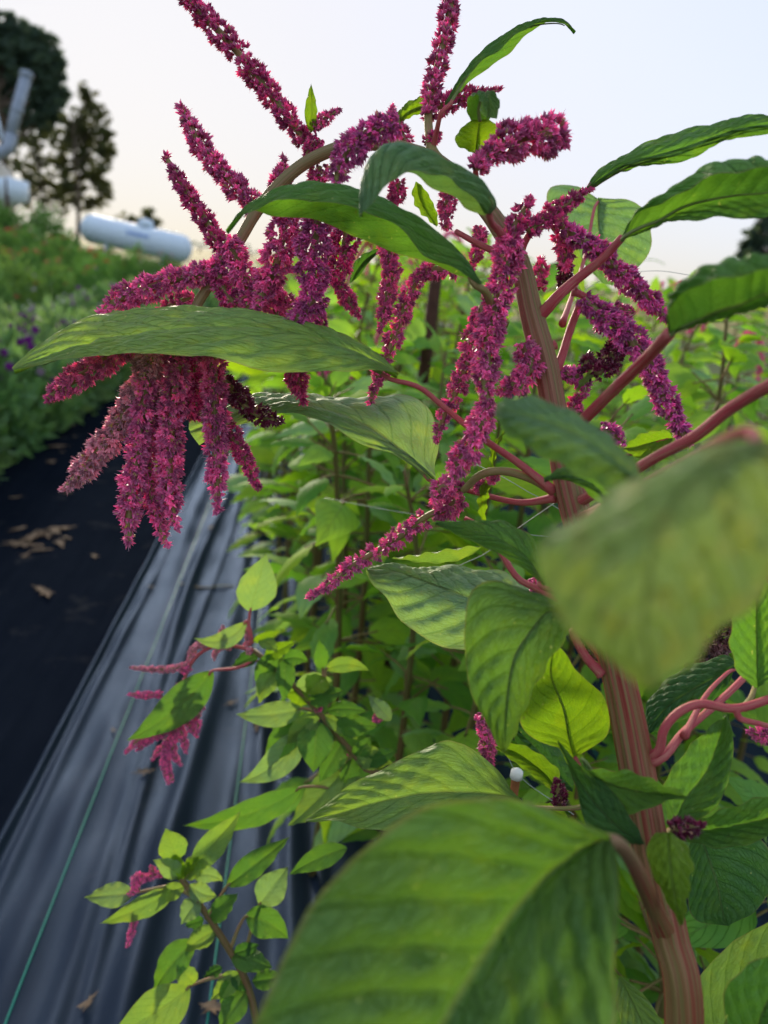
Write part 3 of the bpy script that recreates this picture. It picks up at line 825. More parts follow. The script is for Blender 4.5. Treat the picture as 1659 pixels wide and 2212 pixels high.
def tree(px, d, blobs, mat, label, seed, leaf=.16, per=150, trunk_r=.22, sub=16, grp='trees on the horizon', name='tree'):
    """blobs: (x, y, radius) in picture units"""
    r = np.random.default_rng(seed)
    base = at(px[0], px[1], d); gz = float(terrain(base[0], base[1]))
    t = empty(name, (base[0], base[1], gz), label, 'tree', grp)
    clumps = []; limbs = []
    for (x, y, R) in blobs:
        c = at(x, y, d + r.uniform(-.5, .5) * R * d / F); Rw = R * d / F
        limbs.append(c)
        for k in range(sub):
            v = r.normal(size=3); v /= np.linalg.norm(v)
            clumps.append((c + v * Rw * r.uniform(.1, 1.15), Rw * r.uniform(.10, .34)))
    top = at(px[0], min(b[1] for b in blobs), d)
    tp = np.array([[base[0], base[1], gz - .2], [base[0] + .1, base[1], gz + (top[2] - gz) * .4], [top[0] * .5 + base[0] * .5, base[1], gz + (top[2] - gz) * .85]])
    tr = tube('trunk', catmull(tp, 12), np.linspace(trunk_r, trunk_r * .25, 12), M_BARK, 9, parent=t)
    for c in limbs:
        s = tp[0] + (tp[2] - tp[0]) * float(np.clip((c[2] - gz) / max(.5, tp[2][2] - gz) * .7, .15, .9))
        m = (s + c) / 2 + np.array([0, 0, -.1])
        tube('limb', catmull(np.array([s, m, c]), 8), np.linspace(trunk_r * .4, trunk_r * .1, 8), M_BARK, 6, parent=tr)
    link('crown', crown_mesh('crown', clumps, leaf, per, seed, mat), t)
    return t
tree((10, 430), 38, [(20, 90, 60), (75, 130, 60), (60, 90, 40), (110, 180, 34), (60, 170, 50), (100, 245, 34), (-20, 160, 70), (45, 205, 60), (105, 215, 40), (15, 260, 50), (90, 265, 34), (-40, 60, 60), (118, 140, 26)], M_TREE_A, 'big dark blue-green tree behind the chute pipe', 1, leaf=.13, per=640, trunk_r=.30, sub=60)
tree((165, 450), 33, [(185, 200, 20), (198, 232, 26), (170, 265, 30), (150, 300, 30), (225, 290, 24), (215, 250, 20), (185, 300, 36), (222, 325, 30), (175, 350, 34), (205, 385, 38), (150, 400, 28), (225, 420, 18)], M_TREE_B, 'smaller olive tree with the sunset glow behind its gaps', 2, leaf=.10, per=560, trunk_r=.10, sub=44)
tree((90, 445), 34, [(60, 385, 30), (95, 395, 34), (125, 425, 32), (60, 430, 30), (85, 345, 28), (120, 300, 30), (70, 310, 24), (130, 360, 34), (160, 430, 30), (200, 435, 26), (35, 350, 24)], M_TREE_B, 'low sprawling olive tree between the chute and the glow', 3, leaf=.10, per=330, trunk_r=.09, sub=36)
tree((305, 500), 45, [(285, 478, 24), (315, 472, 22), (335, 492, 20), (260, 480, 16), (350, 505, 12), (328, 455, 8)], M_TREE_B, 'low olive shrub behind the white gas tank', 4, leaf=.2, per=300, trunk_r=.12, sub=14)
tree((1640, 660), 30, [(1625, 520, 24), (1650, 495, 30), (1690, 470, 50), (1690, 540, 60), (1620, 550, 26), (1640, 580, 40)], M_TREE_A, 'dark blue-green tree at the right picture edge', 5, leaf=.15, per=480, trunk_r=.25, sub=40)
for k, (x, y, R) in enumerate([(430, 528, 16), (462, 530, 15), (500, 534, 14), (540, 540, 12)]):
    tree((x, y + 18), 180, [(x, y, R), (x + 14, y + 4, R * .7)], M_TREE_A, 'tiny grey-green tree in the far line past the gas tank', 10 + k, leaf=.5, per=30, trunk_r=.3, sub=4, grp='far tree line')
for k in range(7):                                            # hedge behind the zinnias
    x, y = -5.3 - k * .7 - (k % 2) * .2, 17.2 + (k % 3) * .4
    b = empty('shrub', (x, y, float(terrain(x, y))), 'dark green shrub in the hedge behind the zinnia bed', 'shrub', 'hedge shrubs')
    part('foliage', bush_z[k % 3], b, sc=(1.4, 1.4, rg.uniform(1.05, 1.4)), color=(.65, .75, .7)); part('stem', stem_me, b)
# ------------------------------------------------------------------ the tall amaranth
base_pt = (0.305, 0.235, 0.0)
AM = empty('amaranth_plant', base_pt, 'tall amaranth in front with thick red-streaked stem and drooping magenta tassels', 'plant', 'amaranth plants')
stem_px = [(1478, 2212, .45, 37), (1447, 2019, .46, 37), (1408, 1850, .475, 36), (1367, 1611, .50, 37), (1332, 1443, .51, 32), (1285, 1260, .525, 31), (1236, 1078, .54, 30),
           (1207, 940, .55, 27), (1181, 803, .555, 26), (1148, 678, .56, 24), (1123, 573, .565, 22), (1072, 480, .575, 19), (1005, 400, .59, 18), (930, 340, .60, 17)]
SP = [np.append(np.array([0.305, 0.235, 0.0]), 0.0130), np.append(np.array([0.288, 0.262, 0.30]), 0.0120), np.append(np.array([0.266, 0.290, 0.56]), 0.0108)]
SP += [np.append(at(x, y, d), w * d / F) for x, y, d, w in stem_px]
SP = catmull(np.array(SP), 140)
tube('stem', SP[:, :3], SP[:, 3] * (1 + 0.03 * np.sin(np.linspace(0, 46, len(SP)))), M_STEM, 48, 0.075, 10, parent=AM)
arc_px = [(930, 340, .60, 17), (830, 312, .612, 15.5), (765, 312, .62, 14.5), (713, 326, .625, 14), (660, 352, .63, 14), (618, 385, .63, 14), (575, 430, .63, 13.5), (546, 470, .63, 13), (515, 523, .63, 12.5),
          (482, 563, .63, 12), (450, 618, .63, 11.5), (425, 660, .63, 11), (395, 730, .63, 9), (372, 820, .63, 7), (365, 930, .63, 5), (362, 1020, .63, 3)]
AP = catmull(np.array([np.append(at(x, y, d), w * d / F) for x, y, d, w in arc_px]), 90)
tube('stem_arch', AP[:, :3], AP[:, 3], M_STEM_OLIVE, 14, 0.05, 6, parent=AM)
def branch(pts, r0, r1, mat, name='branch'):
    P = arclen(catmull(np.array([at(*p) for p in pts]), 60), 26)[0]
    return tube(name, P, np.linspace(r0, r1, 26) * (1 + 0.4 * np.exp(-np.linspace(0, 1, 26) * 12)) * pts[0][2] / F, mat, 12, 0.05, 5, parent=AM)
branch([(945, 345, .6), (932, 318, .6), (926, 280, .6), (925, 240, .6), (930, 215, .6)], 11, 8, M_PETIOLE_GREEN)                   # upright spike
branch([(1378, 1650, .50), (1420, 1625, .49), (1428, 1605, .488), (1434, 1575, .486), (1465, 1539, .485), (1513, 1520, .485), (1573, 1530, .485), (1612, 1526, .485), (1668, 1508, .485)], 9.5, 9, M_PETIOLE)
branch([(1590, 1531, .485), (1600, 1553, .485), (1640, 1563, .485), (1680, 1575, .485)], 7, 5, M_PETIOLE)
branch([(1185, 815, .556), (1208, 785, .558), (1232, 710, .565), (1253, 655, .57)], 10, 8, M_PETIOLE)                                 # pink stalk, upper right
branch([(1150, 695, .562), (1178, 670, .556), (1205, 640, .55), (1240, 608, .55), (1300, 560, .54), (1345, 512, .53)], 13, 8, M_PETIOLE, 'branch')     # thick pink petiole of the right leaf
branch([(1240, 630, .555), (1275, 645, .56), (1300, 655, .56)], 8, 6, M_PETIOLE)
branch([(1215, 950, .55), (1262, 905, .52), (1330, 838, .48), (1400, 770, .44), (1444, 721, .41)], 12, 10, M_PETIOLE)                # stout petiole to the near right leaf
branch([(1240, 1090, .54), (1330, 1040, .50), (1420, 985, .47), (1501, 942, .45), (1580, 880, .43), (1690, 815, .40)], 10, 11, M_PETIOLE)
branch([(1120, 560, .57), (1135, 520, .57), (1165, 480, .565), (1215, 445, .56), (1262, 410, .55)], 8, 6, M_PETIOLE)
branch([(1243, 1060, .54), (1200, 1062, .545), (1150, 1035, .55), (1090, 1018, .55), (1040, 1025, .55), (1000, 1060, .56)], 11, 8, M_PETIOLE_GREEN)
branch([(1300, 1340, .52), (1250, 1290, .55), (1190, 1312, .58)], 8, 6, M_PETIOLE)
branch([(1300, 1455, .51), (1270, 1425, .51), (1245, 1385, .51), (1235, 1360, .51)], 11, 8, M_PETIOLE)
branch([(1325, 1460, .505), (1285, 1400, .52), (1190, 1290, .55), (1120, 1250, .57), (1080, 1190, .59), (1040, 1140, .61), (1005, 1120, .62)], 9, 7, M_PETIOLE)
branch([(1200, 745, .556), (1165, 760, .555), (1140, 790, .555)], 8, 6, M_PETIOLE)
branch([(1110, 560, .57), (1040, 530, .58), (985, 500, .59)], 8, 6, M_PETIOLE)

# ---- blades, from the top down
# long level leaf across the left
leaf(AM, LIGHT, .545, .575, [
    (-1, .035, [(862, 806), (800, 757), (725, 722), (650, 702), (550, 677), (450, 667), (350, 665), (250, 675), (150, 703), (90, 740), (28, 797)]),
    (0, .0, [(862, 807), (797, 772), (722, 738), (645, 714), (545, 703), (445, 702), (345, 712), (245, 728), (155, 752), (88, 775), (28, 797)]),
    (1, -.03, [(862, 808), (800, 798), (735, 803), (650, 807), (575, 801), (500, 785), (420, 769), (300, 767), (205, 769), (115, 784), (28, 797)])],
    petiole=[(1198, 1062, .545), (1120, 1000, .545), (1040, 945, .545), (960, 880, .545), (905, 836, .545)], pr=9, amp=0.0026, nveins=9, label='long pale green leaf lying level across the left')
# arched leaf crossing the sky, underside glowing
leaf(AM, GREEN, .50, .52, [
    (-1, -.012, [(1038, 612), (985, 583), (922, 556), (890, 521), (851, 487), (793, 458), (705, 439), (652, 431), (600, 437), (544, 455), (515, 468), (490, 500)]),
    (0, .0, [(1040, 612), (1005, 553), (960, 508), (905, 466), (864, 446), (811, 422), (758, 402), (705, 393), (652, 393), (600, 407), (540, 440), (488, 501)]),
    (1, .03, [(1042, 612), (985, 592), (922, 567), (877, 553), (824, 537), (771, 513), (719, 490), (652, 471), (586, 467), (544, 459), (512, 470), (489, 502)])],
    petiole=[(1082, 700, .56), (1062, 660, .53), (1048, 630, .51)], pr=12, pmat=M_PETIOLE_GREEN, soft=0.35, amp=0.0014, nveins=9)
leaf(AM, BLUISH, .47, .44, [
    (-1, -.008, [(1046, 462), (1030, 436), (995, 406), (955, 381), (890, 372), (851, 388), (824, 415), (798, 445), (779, 468)]),
    (0, .0, [(1062, 462), (1075, 442), (1062, 412), (1030, 376), (970, 345), (905, 313), (840, 305), (800, 338), (781, 400), (776, 468)]),
    (1, .025, [(1044, 466), (1010, 452), (980, 428), (930, 403), (890, 378), (850, 372), (812, 392), (790, 430), (777, 468)])],
    petiole=[(1100, 530, .56), (1078, 500, .52), (1060, 478, .48)], pr=10, soft=0.35, amp=0.0012, nveins=9)
leaf(AM, GREEN, .58, .60, [
    (-1, -.006, [(962, 226), (1012, 160), (1055, 125), (1100, 90), (1140, 59), (1190, 46), (1222, 52), (1242, 70)]),
    (0, .0, [(960, 225), (990, 175), (1030, 120), (1080, 80), (1140, 50), (1190, 42), (1222, 47), (1243, 70)]),
    (1, .02, [(965, 226), (1030, 165), (1080, 131), (1120, 96), (1155, 61), (1190, 47), (1220, 53), (1242, 71)])],
    petiole=[(935, 318, .6), (943, 285, .59), (953, 245, .58)], pr=6, soft=0.3, amp=0.0012, nveins=9)
leaf(AM, GREEN, .545, .50, [
    (-1, .012, [(1262, 409), (1291, 372), (1346, 339), (1394, 312), (1465, 286), (1544, 269), (1597, 255), (1659, 251), (1730, 262)]),
    (0, -.004, [(1268, 409), (1305, 380), (1352, 352), (1408, 336), (1470, 318), (1540, 294), (1600, 275), (1659, 267), (1730, 264)]),
    (1, .0, [(1275, 407), (1329, 373), (1391, 354), (1442, 351), (1501, 341), (1532, 318), (1561, 303), (1616, 296), (1680, 284), (1730, 266)])],
    amp=0.0016, nveins=9)
leaf(AM, GREEN, .50, .43, [
    (-1, -.010, [(1343, 513), (1382, 459), (1430, 440), (1477, 416), (1513, 392), (1549, 380), (1597, 371), (1659, 366), (1760, 400)]),
    (-.72, -.004, [(1343, 512), (1375, 461), (1406, 437), (1465, 401), (1513, 367), (1561, 353), (1614, 345), (1659, 348), (1760, 395)]),
    (0, .012, [(1345, 514), (1363, 504), (1418, 478), (1477, 449), (1537, 432), (1597, 422), (1659, 418), (1760, 405)]),
    (1, .0, [(1348, 515), (1385, 503), (1430, 479), (1477, 475), (1549, 470), (1609, 470), (1659, 469), (1760, 410)])],
    soft=0.45, amp=0.0012, nveins=9)
leaf(AM, GREEN, .40, .34, [
    (-1, -.012, [(1444, 717), (1452, 655), (1489, 627), (1525, 610), (1573, 602), (1659, 584), (1770, 600)]),
    (-.6, -.006, [(1443, 717), (1451, 645), (1461, 626), (1501, 592), (1549, 571), (1609, 559), (1659, 554), (1770, 590)]),
    (0, .012, [(1445, 719), (1477, 705), (1515, 686), (1549, 669), (1609, 652), (1659, 633), (1770, 610)]),
    (1, .0, [(1447, 721), (1480, 708), (1523, 694), (1597, 674), (1659, 657), (1770, 620)])],
    soft=0.45, amp=0.0012, nveins=9)
# near leaf out of focus on the right
leaf(AM, (0.29, 0.40, 0.14), .185, .185, [
    (-1, .010, [(1640, 950), (1560, 962), (1440, 1005), (1260, 1105), (1168, 1180), (1195, 1310), (1325, 1440), (1415, 1485)]),
    (0, -.008, [(1645, 952), (1570, 985), (1490, 1045), (1430, 1140), (1402, 1260), (1396, 1370), (1415, 1485)]),
    (1, .012, [(1650, 952), (1720, 985), (1745, 1120), (1665, 1265), (1570, 1350), (1490, 1430), (1415, 1485)])],
    petiole=[(1255, 1120, .53), (1450, 1010, .36), (1600, 935, .22)], pr=9, amp=0.0010, nveins=9, label='large blurred leaf hanging close to the camera', mat=M_LEAF_OLD)
leaf(AM, BLUISH, .30, .33, [
    (-1, .006, [(1388, 1038), (1368, 1000), (1330, 957), (1270, 912), (1210, 878), (1150, 860), (1100, 860), (1072, 880)]),
    (0, -.004, [(1388, 1040), (1350, 1008), (1300, 968), (1245, 934), (1180, 908), (1120, 893), (1085, 885), (1070, 884)]),
    (.5, -.006, [(1386, 1041), (1340, 1016), (1285, 990), (1232, 978), (1180, 953), (1120, 926), (1085, 903), (1069, 888)]),
    (1, .012, [(1384, 1044), (1338, 1058), (1280, 1039), (1230, 1013), (1170, 984), (1110, 944), (1080, 915), (1068, 892)])],
    petiole=[(1262, 1120, .53), (1330, 1090, .42), (1392, 1052, .32)], pr=9, soft=0.5, amp=0.0010, nveins=9)
# great leaf filling the bottom
leaf(AM, (0.080, 0.178, 0.038), .315, .25, [
    (-1, -.004, [(1318, 1808), (1240, 1768), (1150, 1735), (1050, 1721), (950, 1731), (850, 1780), (760, 1850), (690, 1930), (640, 2010), (600, 2085), (565, 2165), (545, 2260), (600, 2460)]),
    (0, .012, [(1320, 1812), (1290, 1818), (1250, 1842), (1170, 1908), (1100, 1990), (1050, 2066), (1005, 2140), (965, 2212), (915, 2300), (850, 2420), (790, 2540)]),
    (1, -.002, [(1322, 1815), (1334, 1860), (1336, 1930), (1331, 2010), (1327, 2100), (1330, 2200), (1300, 2330), (1200, 2440), (1000, 2520), (800, 2545)])],
    petiole=[(1440, 2015, .462), (1408, 1950, .43), (1370, 1868, .37), (1335, 1822, .33)], pr=19, pmat=M_STEM, amp=0.0030, nveins=9, nu=96, nv=41, label='large green leaf at the bottom in front')
leaf(AM, LIGHT, .56, .58, [
    (-1, .012, [(1128, 1730), (1102, 1703), (1088, 1682), (1060, 1649), (1025, 1620), (990, 1605), (956, 1601), (905, 1622), (824, 1662), (758, 1694), (705, 1735), (660, 1772)]),
    (0, -.004, [(1130, 1733), (1095, 1718), (1025, 1711), (932, 1711), (864, 1722), (800, 1736), (732, 1756), (660, 1772)]),
    (1, -.02, [(1130, 1736), (1095, 1745), (1030, 1772), (950, 1792), (860, 1797), (785, 1790), (732, 1776), (660, 1773)])],
    petiole=[(1350, 1700, .50), (1260, 1742, .53), (1180, 1745, .55)], pr=7, pmat=M_PETIOLE_GREEN, amp=0.0011, nveins=9, label='bright green pointed leaf with pale specks')
leaf(AM, PALE, .60, .62, [
    (-1, .03, [(1188, 1312), (1180, 1300), (1164, 1276), (1129, 1257), (1071, 1234), (1000, 1226), (950, 1223), (900, 1233), (871, 1226), (845, 1218), (795, 1230)]),
    (0, .0, [(1188, 1313), (1130, 1312), (1080, 1304), (1030, 1291), (987, 1278), (950, 1264), (919, 1252), (880, 1238), (840, 1228), (793, 1229)]),
    (1, -.02, [(1188, 1314), (1160, 1345), (1110, 1385), (1050, 1405), (987, 1404), (932, 1387), (892, 1363), (861, 1334), (837, 1297), (805, 1262), (792, 1230)])],
    amp=0.0019, nveins=9, wob=0.002, label='crinkled blue-green leaf in sharp focus')
leaf(AM, (0.095, 0.20, 0.04), .46, .43, [
    (-1, .0, [(1244, 1328), (1180, 1294), (1130, 1271), (1080, 1257), (1038, 1261), (1012, 1290), (1004, 1360), (1006, 1431), (1017, 1490), (1042, 1548), (1068, 1595), (1090, 1624)]),
    (0, -.010, [(1245, 1330), (1190, 1321), (1150, 1364), (1120, 1408), (1106, 1455), (1098, 1510), (1092, 1570), (1091, 1624)]),
    (1, .010, [(1246, 1334), (1222, 1376), (1186, 1428), (1156, 1481), (1132, 1531), (1112, 1581), (1092, 1625)])],
    petiole=[(1335, 1420, .51), (1290, 1365, .485), (1258, 1336, .465)], pr=10, amp=0.0016, nveins=9, label='green leaf hanging straight down')
leaf(AM, YELLOW, .54, .52, [
    (-1, .0, [(1239, 1635), (1210, 1618), (1164, 1601), (1134, 1580), (1124, 1552), (1134, 1513), (1157, 1471), (1178, 1440), (1195, 1390)]),
    (0, .008, [(1240, 1635), (1229, 1591), (1220, 1540), (1208, 1506), (1190, 1455), (1196, 1390)]),
    (1, .0, [(1241, 1635), (1270, 1620), (1311, 1588), (1317, 1545), (1304, 1506), (1282, 1480), (1245, 1450), (1225, 1415), (1198, 1390)])],
    petiole=[(1345, 1730, .50), (1290, 1690, .52), (1255, 1652, .54)], pr=8, amp=0.0008, nveins=9, label='yellow-green backlit leaf beside the stem')
leaf(AM, GREEN, .50, .52, [
    (-1, .010, [(1178, 1262), (1164, 1190), (1150, 1165), (1129, 1146), (1095, 1130), (1048, 1125), (990, 1129), (941, 1128)]),
    (0, -.004, [(1179, 1263), (1150, 1216), (1118, 1186), (1080, 1162), (1040, 1148), (990, 1137), (941, 1129)]),
    (1, -.006, [(1180, 1264), (1118, 1221), (1071, 1194), (1025, 1173), (979, 1152), (941, 1130)])],
    petiole=[(1285, 1290, .525), (1230, 1290, .515), (1190, 1275, .505)], pr=9, amp=0.0012, nveins=9)
qleaf(AM, (1040, 1180, .58), (846, 1206, .62), 26, LIGHT, bow=-6, roll=0.9, fold=0.5)
# folded leaf behind the hanging tassels
leaf(AM, PALE, .60, .66, [
    (-1, .035, [(942, 1030), (940, 1000), (945, 948), (930, 885), (873, 857), (780, 860), (715, 865), (678, 850), (620, 851), (549, 854), (480, 880), (410, 900)]),
    (0, .0, [(941, 1033), (891, 987), (845, 952), (803, 921), (768, 906), (734, 891), (687, 877), (650, 868), (600, 868), (540, 878), (470, 905), (408, 930)]),
    (1, -.010, [(940, 1036), (870, 992), (800, 968), (745, 938), (700, 915), (665, 898), (640, 893), (590, 899), (520, 917), (470, 934), (430, 962)])],
    petiole=[(1200, 1075, .545), (1120, 1085, .56), (1020, 1062, .58), (965, 1045, .595)], pr=8, soft=0.4, amp=0.0017, nveins=9, wob=0.0015, label='large folded leaf with quilted pale top')
leaf(AM, GREEN, .47, .46, [
    (-1, .01, [(1322, 1072), (1302, 1032), (1262, 1011), (1215, 1012), (1175, 1036)]),
    (0, .0, [(1318, 1085), (1290, 1050), (1255, 1032), (1215, 1024), (1175, 1037)]),
    (1, .0, [(1312, 1095), (1282, 1078), (1255, 1052), (1218, 1037), (1175, 1038)])], nu=40, nv=15, nveins=9)
leaf(AM, YELLOW, .58, .56, [
    (-1, .0, [(1453, 944), (1440, 930), (1410, 931), (1378, 940), (1348, 966)]),
    (0, .004, [(1453, 946), (1430, 950), (1400, 958), (1372, 966), (1348, 968)]),
    (1, .0, [(1453, 948), (1442, 972), (1405, 990), (1368, 986), (1348, 970)])], petiole=[(1250, 1000, .55), (1350, 985, .57), (1435, 950, .58)], pr=4, nu=40, nv=15, nveins=9)
# young curled leaf against the sky
leaf(AM, YELLOW, .545, .535, [
    (-1, .004, [(1026, 331), (986, 312), (990, 285), (1016, 260)]),
    (0, -.002, [(1028, 331), (1031, 306), (1033, 284), (1036, 258)]),
    (1, .004, [(1031, 331), (1076, 306), (1083, 280), (1056, 258)])],
    petiole=[(1042, 450, .575), (1030, 400, .565), (1027, 355, .55)], pr=8, nu=48, nv=19, nveins=9)
leaf(AM, GREEN, .536, .500, [
    (-1, .0, [(1018, 262), (1007, 232), (1020, 206), (1037, 216), (1036, 246)]),
    (0, .004, [(1036, 263), (1034, 230), (1046, 200), (1057, 220), (1053, 254)]),
    (1, .0, [(1056, 262), (1066, 236), (1068, 205), (1080, 222), (1073, 256)])], nu=48, nv=19, nveins=9, label='young leaf curled over its own tip')
leaf(AM, YELLOW, .61, .62, [
    (-1, .0, [(922, 212), (905, 211), (880, 224), (860, 250), (842, 294)]),
    (0, -.004, [(923, 225), (900, 230), (877, 242), (858, 262), (842, 295)]),
    (1, .0, [(924, 243), (905, 247), (888, 252), (864, 267), (842, 296)])], nu=36, nv=13, nveins=9)
leaf(AM, YELLOW, .62, .62, [
    (-1, .0, [(900, 393), (890, 412), (896, 442), (914, 466), (942, 488)]),
    (0, .004, [(901, 393), (905, 420), (915, 446), (930, 470), (943, 488)]),
    (1, .0, [(902, 393), (922, 414), (938, 444), (946, 468), (944, 488)])], nu=36, nv=13, nveins=9)
qleaf(AM, (672, 287, .63), (672, 180, .63), 27, YELLOW, roll=0.2, fold=0.3)
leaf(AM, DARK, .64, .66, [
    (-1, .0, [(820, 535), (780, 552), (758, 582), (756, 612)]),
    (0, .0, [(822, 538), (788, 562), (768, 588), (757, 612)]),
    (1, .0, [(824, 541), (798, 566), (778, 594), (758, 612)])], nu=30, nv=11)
# broad grey-green leaf behind, upper right
leaf(AM, BLUISH, .76, .74, [
    (-1, .02, [(1290, 428), (1255, 408), (1215, 398), (1188, 408), (1182, 440), (1215, 515), (1300, 612)]),
    (0, .0, [(1291, 429), (1292, 460), (1294, 490), (1300, 530), (1310, 570), (1322, 616)]),
    (1, .0, [(1292, 428), (1340, 430), (1386, 447), (1406, 495), (1399, 552), (1340, 614)])],
    petiole=[(1215, 700, .60), (1262, 560, .70), (1284, 450, .75)], pr=6, amp=0.0016, nveins=9, label='broad grey-green leaf behind the tassels, upper right')
leaf(AM, GREEN, .50, .48, [
    (-1, .0, [(1635, 1486), (1597, 1457), (1577, 1400), (1580, 1340), (1597, 1288), (1640, 1240)]),
    (0, .008, [(1636, 1487), (1637, 1430), (1636, 1370), (1636, 1310), (1642, 1240)]),
    (1, .0, [(1638, 1486), (1685, 1452), (1702, 1390), (1690, 1310), (1645, 1240)])],
    petiole=[(1606, 1530, .485), (1622, 1508, .49)], pr=7, pmat=M_PETIOLE_GREEN, nveins=9)
branch([(1382, 1655, .50), (1432, 1636, .49), (1477, 1582, .51), (1549, 1520, .54), (1604, 1467, .56), (1640, 1420, .58)], 9, 8, M_PETIOLE)
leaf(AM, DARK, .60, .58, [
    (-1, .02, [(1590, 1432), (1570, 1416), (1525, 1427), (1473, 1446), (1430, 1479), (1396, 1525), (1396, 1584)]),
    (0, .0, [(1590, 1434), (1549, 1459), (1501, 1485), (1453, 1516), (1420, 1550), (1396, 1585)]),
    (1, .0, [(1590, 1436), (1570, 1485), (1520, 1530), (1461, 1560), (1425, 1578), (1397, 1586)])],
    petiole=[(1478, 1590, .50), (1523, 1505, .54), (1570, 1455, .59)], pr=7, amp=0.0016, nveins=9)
leaf(AM, GREEN, .49, .52, [
    (-1, .0, [(1452, 1786), (1434, 1740), (1434, 1690), (1465, 1642), (1501, 1599), (1566, 1544)]),
    (0, .008, [(1455, 1786), (1482, 1726), (1525, 1671), (1550, 1610), (1567, 1544)]),
    (1, .0, [(1458, 1786), (1505, 1772), (1545, 1745), (1568, 1702), (1581, 1647), (1584, 1587), (1568, 1544)])],
    petiole=[(1400, 1840, .475), (1430, 1815, .48)], pr=6, pmat=M_PETIOLE_GREEN, nveins=9)
leaf(AM, GREEN, .46, .44, [
    (-1, .0, [(1250, 1640), (1269, 1658), (1322, 1662), (1363, 1665), (1406, 1682), (1453, 1702), (1488, 1721)]),
    (0, .006, [(1250, 1642), (1290, 1680), (1340, 1702), (1390, 1712), (1440, 1714), (1488, 1722)]),
    (1, .0, [(1250, 1644), (1290, 1720), (1330, 1752), (1362, 1760), (1418, 1740), (1455, 1728), (1488, 1723)])], nveins=9, nu=50, nv=19)
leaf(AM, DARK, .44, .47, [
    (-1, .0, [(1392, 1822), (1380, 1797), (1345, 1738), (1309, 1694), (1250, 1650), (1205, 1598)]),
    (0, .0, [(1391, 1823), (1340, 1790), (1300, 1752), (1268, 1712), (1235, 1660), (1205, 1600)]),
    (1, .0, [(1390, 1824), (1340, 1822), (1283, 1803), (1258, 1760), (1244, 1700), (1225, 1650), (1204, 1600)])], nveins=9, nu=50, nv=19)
leaf(AM, GREEN, .50, .47, [
    (-1, .0, [(1445, 1795), (1480, 1778), (1515, 1767), (1555, 1750), (1659, 1719), (1740, 1735)]),
    (0, .006, [(1446, 1797), (1500, 1797), (1560, 1790), (1620, 1778), (1690, 1760), (1740, 1737)]),
    (1, .0, [(1446, 1799), (1485, 1818), (1515, 1825), (1555, 1832), (1609, 1825), (1669, 1803), (1740, 1740)])], petiole=[(1405, 1845, .476), (1425, 1815, .49)], pr=6, pmat=M_PETIOLE_GREEN, nveins=9)
leaf(AM, YELLOW, .43, .41, [
    (-1, .0, [(1440, 1798), (1412, 1806), (1398, 1828), (1404, 1872), (1430, 1924), (1461, 1978), (1473, 1998)]),
    (0, -.006, [(1443, 1798), (1446, 1820), (1451, 1875), (1461, 1942), (1474, 1998)]),
    (1, .0, [(1446, 1798), (1478, 1822), (1495, 1858), (1490, 1904), (1481, 1960), (1474, 1998)])], petiole=[(1408, 1850, .47), (1425, 1815, .45)], pr=6, nveins=9, nu=48, nv=19, label='small yellow-green leaf hanging in front of the stem')
leaf(AM, LIGHT, .56, .54, [
    (-1, .0, [(1505, 2330), (1500, 2215), (1502, 2140), (1520, 2098), (1549, 2062), (1597, 2026), (1660, 1989), (1760, 1960)]),
    (0, .0, [(1520, 2335), (1565, 2220), (1610, 2140), (1660, 2075), (1760, 1962)]),
    (1, .0, [(1535, 2335), (1640, 2280), (1700, 2190), (1740, 2090), (1761, 1965)])], nveins=9, amp=0.0014)
leaf(AM, DARK, .46, .44, [
    (-1, .0, [(1640, 2330), (1573, 2215), (1563, 2165), (1570, 2122), (1597, 2098), (1660, 2062), (1790, 2040)]),
    (0, .0, [(1645, 2330), (1640, 2230), (1665, 2160), (1710, 2100), (1790, 2042)]),
    (1, .0, [(1650, 2330), (1720, 2260), (1770, 2170), (1792, 2045)])], nveins=9, amp=0.0016)
leaf(AM, DARK, .66, .64, [
    (-1, .0, [(1500, 1800), (1480, 1850), (1482, 1920), (1500, 1985), (1570, 2000)]),
    (0, .0, [(1510, 1795), (1530, 1850), (1550, 1910), (1560, 1960), (1572, 2000)]),
    (1, .0, [(1520, 1790), (1640, 1810), (1670, 1890), (1640, 1960), (1574, 2000)])], nveins=9)
leaf(AM, LIGHT, .60, .56, [
    (-1, .0, [(1338, 2110), (1330, 2160), (1350, 2230), (1400, 2290), (1450, 2330)]),
    (0, .0, [(1340, 2110), (1365, 2160), (1395, 2225), (1425, 2280), (1452, 2330)]),
    (1, .0, [(1342, 2110), (1392, 2150), (1430, 2210), (1450, 2270), (1454, 2330)])], nveins=9)
leaf(AM, YELLOW, .56, .56, [
    (-1, .0, [(1205, 1706), (1209, 1668), (1187, 1644), (1153, 1620), (1108, 1604), (1070, 1611)]),
    (0, .004, [(1202, 1707), (1180, 1676), (1150, 1650), (1112, 1625), (1070, 1612)]),
    (1, .0, [(1198, 1708), (1178, 1697), (1141, 1669), (1099, 1638), (1070, 1613)])], nveins=9, nu=40, nv=15)
leaf(AM, DARK, .66, .64, [
    (-1, .02, [(1240, 1700), (1225, 1650), (1190, 1600), (1150, 1565), (1105, 1560)]),
    (0, .0, [(1238, 1705), (1200, 1660), (1165, 1620), (1135, 1590), (1105, 1562)]),
    (1, .0, [(1236, 1710), (1185, 1690), (1140, 1650), (1115, 1610), (1104, 1565)])], nveins=9, amp=0.0024, nu=50, nv=19)
